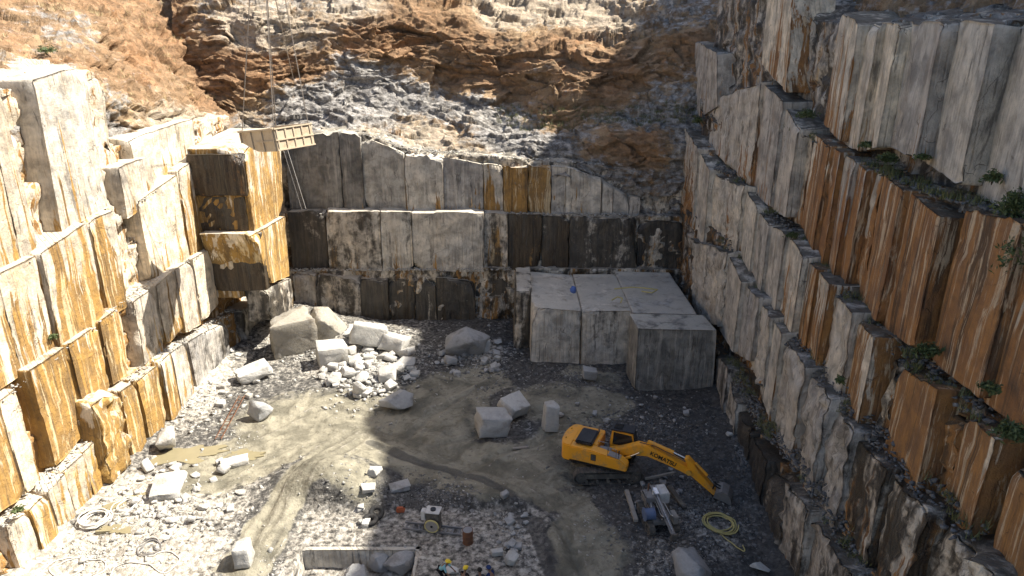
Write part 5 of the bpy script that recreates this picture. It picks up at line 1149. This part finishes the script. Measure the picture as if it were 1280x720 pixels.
def person(loc, rz, label, shirt, trousers, hat, bend=.35, arms=((.35, -.25), (.35, -.25)), crouch=0.0):
    """facing +x; bend = forward lean of the trunk; arms = (forward, down) reach of each hand"""
    root = empty('person', loc, rz, label, 'person')
    hz = .92 - .40 * crouch; hip = Vector((-.10 * crouch - .05 * bend, 0, hz)); ax = Vector((math.sin(bend), 0, math.cos(bend)))
    chest = hip + ax * .38; neck = hip + ax * .56; head = neck + (ax * .6 + Vector((.25, 0, .6))).normalized() * .17
    P, E = [], []
    def add(p, r, par=None): P.append((tuple(p), r)); i = len(P) - 1; (E.append((par, i)) if par is not None else None); return i
    a = add(hip, (.15, .13)); b_ = add(hip + ax * .2, (.13, .12), a); c = add(chest, (.155, .125), b_); n = add(neck, .055, c); h0 = add(head - (head - neck) * .1, .085, n); h1 = add(head + Vector((.01, 0, .06)), (.082, .095), h0)
    nose = None
    S, SE = [(tuple(hip - ax * .02), (.17, .145)), (tuple(hip + ax * .2), (.15, .135)), (tuple(chest), (.175, .145)), (tuple(neck - ax * .03), .075)], [(0, 1), (1, 2), (2, 3)]
    Tn, TE = [(tuple(hip + ax * .03), (.17, .145))], []
    for s, (af, ad) in zip((-1, 1), arms):
        sh = chest + ax * .12 + Vector((0, s * .19, 0)); hand = sh + Vector((af, s * .06, ad - .2)); v = hand - sh
        if v.length > .56: hand = sh + v.normalized() * .56
        L = (hand - sh).length; mid = (sh + hand) / 2; up = math.sqrt(max(0, .29 ** 2 - (L / 2) ** 2)); el = mid + Vector((-.25, s * .5, -.8)).normalized() * up
        i1 = add(sh, .055, c); i2 = add(el, .042, i1); i3 = add(hand, .030, i2); d = (hand - el).normalized()
        pm = add(hand + d * .06, (.042, .022), i3)
        for f in range(4): 
            q = hand + d * .10 + Vector((0, (f - 1.5) * .022, 0)); k1 = add(q, .010, pm); add(q + d * .045 + Vector((0, 0, -.02)), .008, k1)
        th = add(hand + d * .04 + Vector((0, -s * .05, .01)), .011, i3); add(hand + d * .09 + Vector((0, -s * .065, -.005)), .009, th)
        k0 = len(S); S += [(tuple(sh), .075), (tuple(sh * .35 + el * .65), .062)]; SE += [(2, k0), (k0, k0 + 1)]
        if True: S.append((tuple(el), .055)); SE.append((k0 + 1, k0 + 2))
        hj = hip + Vector((0, s * .09, -.04)); ft = Vector((.06 * s + .02, s * .15, .05)); L = (hj - ft).length; mid = (hj + ft) / 2; kn = mid + Vector((1, s * .15, .1)).normalized() * math.sqrt(max(0, .45 ** 2 - (L / 2) ** 2))
        j1 = add(hj, .095, a); j2 = add(kn, .06, j1); j3 = add(ft + Vector((0, 0, .04)), .042, j2); add(ft + Vector((.15, s * .02, -.015)), (.045, .03), j3)
        k0 = len(Tn); Tn += [(tuple(hj), .112), (tuple(kn), .078), (tuple(ft + Vector((0, 0, .08))), .065)]; TE += [(0, k0), (k0, k0 + 1), (k0 + 1, k0 + 2)]
    body = skin_mesh('body', P, E, M['skin'], root); skin_mesh('shirt', S, SE, shirt, root); skin_mesh('trousers', Tn, TE, trousers, root)
    f = (head - neck).normalized(); hc = head + Vector((.005, 0, .09))
    for s in (-1, 1): m = MB(); m.ball(head + Vector((.085, s * .032, .05)), .012, 8); m.build('eye', M['hair'], body)
    m = MB(); m.ball(head + Vector((.098, 0, .02)), .018, 8, (1, .8, 1.4)); m.build('nose', M['skin'], body, True)
    m = MB(); m.box(head + Vector((.088, 0, -.025)), (.012, .05, .012)); m.build('mouth', M['hair'], body)
    for s in (-1, 1): m = MB(); m.ball(head + Vector((0, s * .09, .03)), .026, 8, (.7, .4, 1.1)); m.build('ear', M['skin'], body, True)
    m = MB(); bm = m.bm; bmesh.ops.create_uvsphere(bm, u_segments=20, v_segments=12, radius=.135, matrix=Matrix.Translation(hc) @ Matrix.Diagonal((1.1, .95, .95, 1)))
    bmesh.ops.delete(bm, geom=[v for v in bm.verts if v.co.z < hc.z - .01], context='VERTS'); 
    if hat is M['helmet']: m.box(hc + Vector((.14, 0, -.005)), (.10, .17, .015), None, .005)
    m.build('helmet' if hat is M['helmet'] else 'cap', hat, root, True)
    m = MB(); m.ball(hc + Vector((-.02, 0, -.02)), .105, 12, (.95, .9, .9)); m.build('hair', M['hair'], body, True)
    return root
def floor_at(px, py): p = gh(px, py); return (p[0], p[1], p[2])
# feet pixels lie just below the frame; heads show at its bottom edge
person(floor_at(552, 727), R(-20), 'worker in yellow helmet and light blue shirt bending over the slab', cloth('pale_blue_shirt', (.22, .42, .45)), cloth('black_trousers', (.012, .012, .014)), M['helmet'], .75, ((.42, -.30), (.40, -.28)), .25)
person(floor_at(580, 745), R(60), 'worker in yellow helmet and all dark clothes', cloth('dark_shirt', (.018, .014, .016)), cloth('dark_trousers', (.02, .018, .018)), M['helmet'], .30, ((.25, -.35), (.3, -.3)), .1)
person(floor_at(601, 748), R(100), 'worker in dark clothes without a helmet between two others', cloth('grey_shirt', (.05, .05, .055)), cloth('brown_trousers', (.03, .025, .02)), M['hair'], .35, ((.3, -.3), (.25, -.35)), .15)
person(floor_at(616, 744), R(140), 'worker in a dark blue shirt and blue cap', cloth('navy_shirt', (.02, .035, .10)), cloth('navy_trousers', (.02, .025, .045)), cloth('blue_cap', (.03, .05, .13)), .4, ((.35, -.25), (.3, -.3)), .1)
p = gh(565, 716); V, Fc = stone_shape(91, (1.0, .7, .5), .4, 10, 3, .2); o = link('white_sack', mesh_np('white_sack', V, Fc, True), M['white_paint']); o.location = p - np.array([0, 0, .05]); tag(o, 'crumpled white sack beside the bending worker', 'sack')

# ---------------------------------------------------------------- plants
def mat_leaf(name, c1, c2):
    m = NT(name); oi = m.n('ShaderNodeObjectInfo'); P = m.pos(); n = m.noise(P, 3, 3); m.base(m.mix(n, c1, c2), .6, .3)
    m.b.inputs['Transmission Weight'].default_value = 0
    return m.m
M['leaf'] = mat_leaf('shrub_leaf', (.040, .062, .022), (.120, .145, .055)); M['stem'] = mat_plain('stem', (.06, .045, .03), .9, .1); M['dry'] = mat_leaf('dry_grass', (.34, .26, .13), (.50, .40, .22)); M['grass'] = mat_leaf('ledge_grass', (.06, .085, .03), (.20, .19, .08))
def leaves(n, size, spread, rs_, droop=0.0):
    V, Fq = [], []
    for k in range(n):
        d = rs_.normal(size=3); d /= np.linalg.norm(d); d[2] = abs(d[2]) * .9 - .15; lob = .6 + .75 * _h(np.array([int(4 + 3 * d[0])]), np.array([int(4 + 3 * d[1])]), np.array([int(4 + 3 * d[2])]), 7)[0]; c = d * spread * lob * rs_.uniform(.1, 1.0) ** .6; c[2] = c[2] * 1.0 - droop * rs_.uniform(0, 1) ** 2
        t = rs_.normal(size=3); t /= np.linalg.norm(t); b2 = np.cross(t, rs_.normal(size=3)); b2 /= np.linalg.norm(b2) + 1e-6; s = size * rs_.uniform(.6, 1.3); i = len(V)
        V += [c - t * s, c + b2 * s * .38, c + t * s, c - b2 * s * .38]; Fq.append((i, i + 1, i + 2, i + 3))
    return np.array(V), np.array(Fq)
def shrub(pos, spread, n, seed, label, group, droop=0.0, size=.10):
    r2 = np.random.RandomState(seed); o = empty('shrub', pos, 0, label, 'shrub', group)
    V, Fq = leaves(n, size, spread, r2, droop); V[:, 2] += spread.mean() * .30; link('foliage', mesh_np('foliage', V, Fq), M['leaf'], o)
    b = MB()
    for k in range(5): a = r2.uniform(0, 6.28); e = np.array([math.cos(a) * spread[0] * .6, math.sin(a) * spread[1] * .6, spread[2] * r2.uniform(.6, 1.2)]); b.tube([(0, 0, -.1), tuple(e * .5 + [0, 0, .1]), tuple(e)], [.014, .010, .005], 4)
    b.build('stem', M['stem'], o)
def rl(px, py, off, up=0.0): p = atCurve(px, py, RB, float(np.interp(off, [0, 1.5, 2.9, 4.1, 4.9], [0, .85, 1.7, 2.4, 2.9]))); return (p[0], p[1], p[2] + up)
for i, (px, py, off, sp, n, dr, lab) in enumerate((
  (1268, 262, 4.6, (.9, .9, .95), 620, .5, 'large leafy green shrub hanging over the orange face'), (1272, 315, 4.0, (.7, .7, 1.1), 480, .9, 'dense green creeper trailing below the large shrub'),
  (1240, 228, 4.9, (.45, .45, .6), 220, 0, 'upright green shrub at the foot of the scratched grey block'), (1222, 292, 4.0, (.35, .35, .7), 170, .7, 'thin trailing plant on the rust streaked block edge'),
  (1190, 192, 5.0, (.35, .35, .5), 150, 0, 'small weed rising beside the widest grey block'), (1152, 200, 4.9, (.4, .4, .4), 170, 0, 'leafy weed below the second wide grey block'),
  (1110, 200, 4.8, (.7, .5, .5), 330, .2, 'bushy green patch on the upper ledge beside the narrow grey blocks'), (1083, 184, 4.8, (.6, .5, .4), 240, .1, 'low green weeds below the narrow grey blocks'),
  (1070, 232, 4.1, (.25, .25, .25), 90, 0, 'tiny weed on top of a narrow streaked block'), (1158, 442, 2.9, (.8, .6, .6), 420, .2, 'dark bush on the middle ledge below the widest orange block'),
  (1246, 414, 3.9, (.4, .4, .6), 200, .2, 'weed growing from the joint of the orange blocks'), (1262, 545, 2.6, (.8, .7, .6), 380, .2, 'dark shrub on the ledge above the pale orange block'),
  (1236, 488, 2.7, (.5, .5, .45), 210, .1, 'small bush at the foot of the widest orange block'), (1050, 478, 1.5, (.35, .35, .6), 190, .1, 'thin green weed beside the orange edged grey block'),
  (1008, 146, 4.9, (.9, .8, .6), 420, .2, 'dark bush in the recess before the rusty upright block'), (872, 152, 4.2, (.7, .6, .7), 300, .3, 'dark green bush in the far corner of the right face'),
  (990, 296, 2.9, (.6, .5, .4), 240, .1, 'green tuft on the ledge before the grey lichened block'), (962, 424, 1.6, (.4, .4, .4), 170, .1, 'small dark weed on the lower grey ledge'),
  (1160, 645, 1.4, (.5, .5, .4), 200, .1, 'small dark bush on the lowest brown ledge'), (1200, 668, 1.4, (.5, .5, .4), 210, .1, 'low weeds on the ledge under the streaked brown face'))):
    if px in (1222, 1190, 1070, 1246, 1160, 1200, 962): continue
    shrub(rl(px, py, off), np.array(sp) * .72, int(n * 1.2), 700 + i, lab, None, dr)
shrub(tuple(LP[194, 95]), np.array((.6, .6, .5)), 260, 801, 'single green bush on the orange earth bank', None)
for i, (px, py, off, lab) in enumerate(((66, 424, -1.2, 'small grey green weed on the joint of the ochre blocks'), (22, 640, .2, 'low weed on the rubble ledge above the bottom blocks'))):
    p = atCurve(px, py, LB, off); shrub(tuple(p), np.array((.35, .35, .3)), 160, 820 + i, lab, None)
def tufts(name, pts, nb, h, mat, label, seed):
    r2 = np.random.RandomState(seed); n = len(pts) * nb; c = np.repeat(np.asarray(pts), nb, 0) + r2.normal(0, .12, (n, 3)) * [1, 1, .1]; a = r2.uniform(0, 6.28, n); ln = h * r2.uniform(.5, 1.3, n)
    tip = c + np.stack([np.cos(a) * ln * .5, np.sin(a) * ln * .5, ln], 1); w = np.stack([-np.sin(a), np.cos(a), 0 * a], 1) * .02
    V = np.stack([c - w, c + w, tip], 1).reshape(-1, 3); Fq = np.arange(n * 3).reshape(-1, 3)
    return tag(link(name, mesh_np(name, V, Fq), mat), label, 'grass', None, 'stuff')
r2 = np.random.RandomState(3); ii = r2.randint(26, 425, 900); jj = (r2.uniform(0, 1, 900) ** .8 * 165 + 48).astype(int); pts = LP[ii, jj]; m_ = fbm(pts * .25, 2, 5) > .15
tufts('dry_grass', pts[m_], 12, .34, M['dry'], 'dry straw coloured grass on the left earth bank', 4)
ii = r2.randint(300, 570, 500); jj = r2.randint(130, 165, 500); tufts('ledge_grass', BP[ii, jj], 10, .35, M['grass'], 'thin green grass along the foot of the brown scarp', 5)
gpts = rp[r2.uniform(0, 1, len(rp)) < .16]; gpts = gpts[fbm(gpts * .3, 2, 9) > -.05]; tufts('ledge_grass', gpts, 14, .34, M['grass'], 'green and dry grass on the shaded ledges', 6)
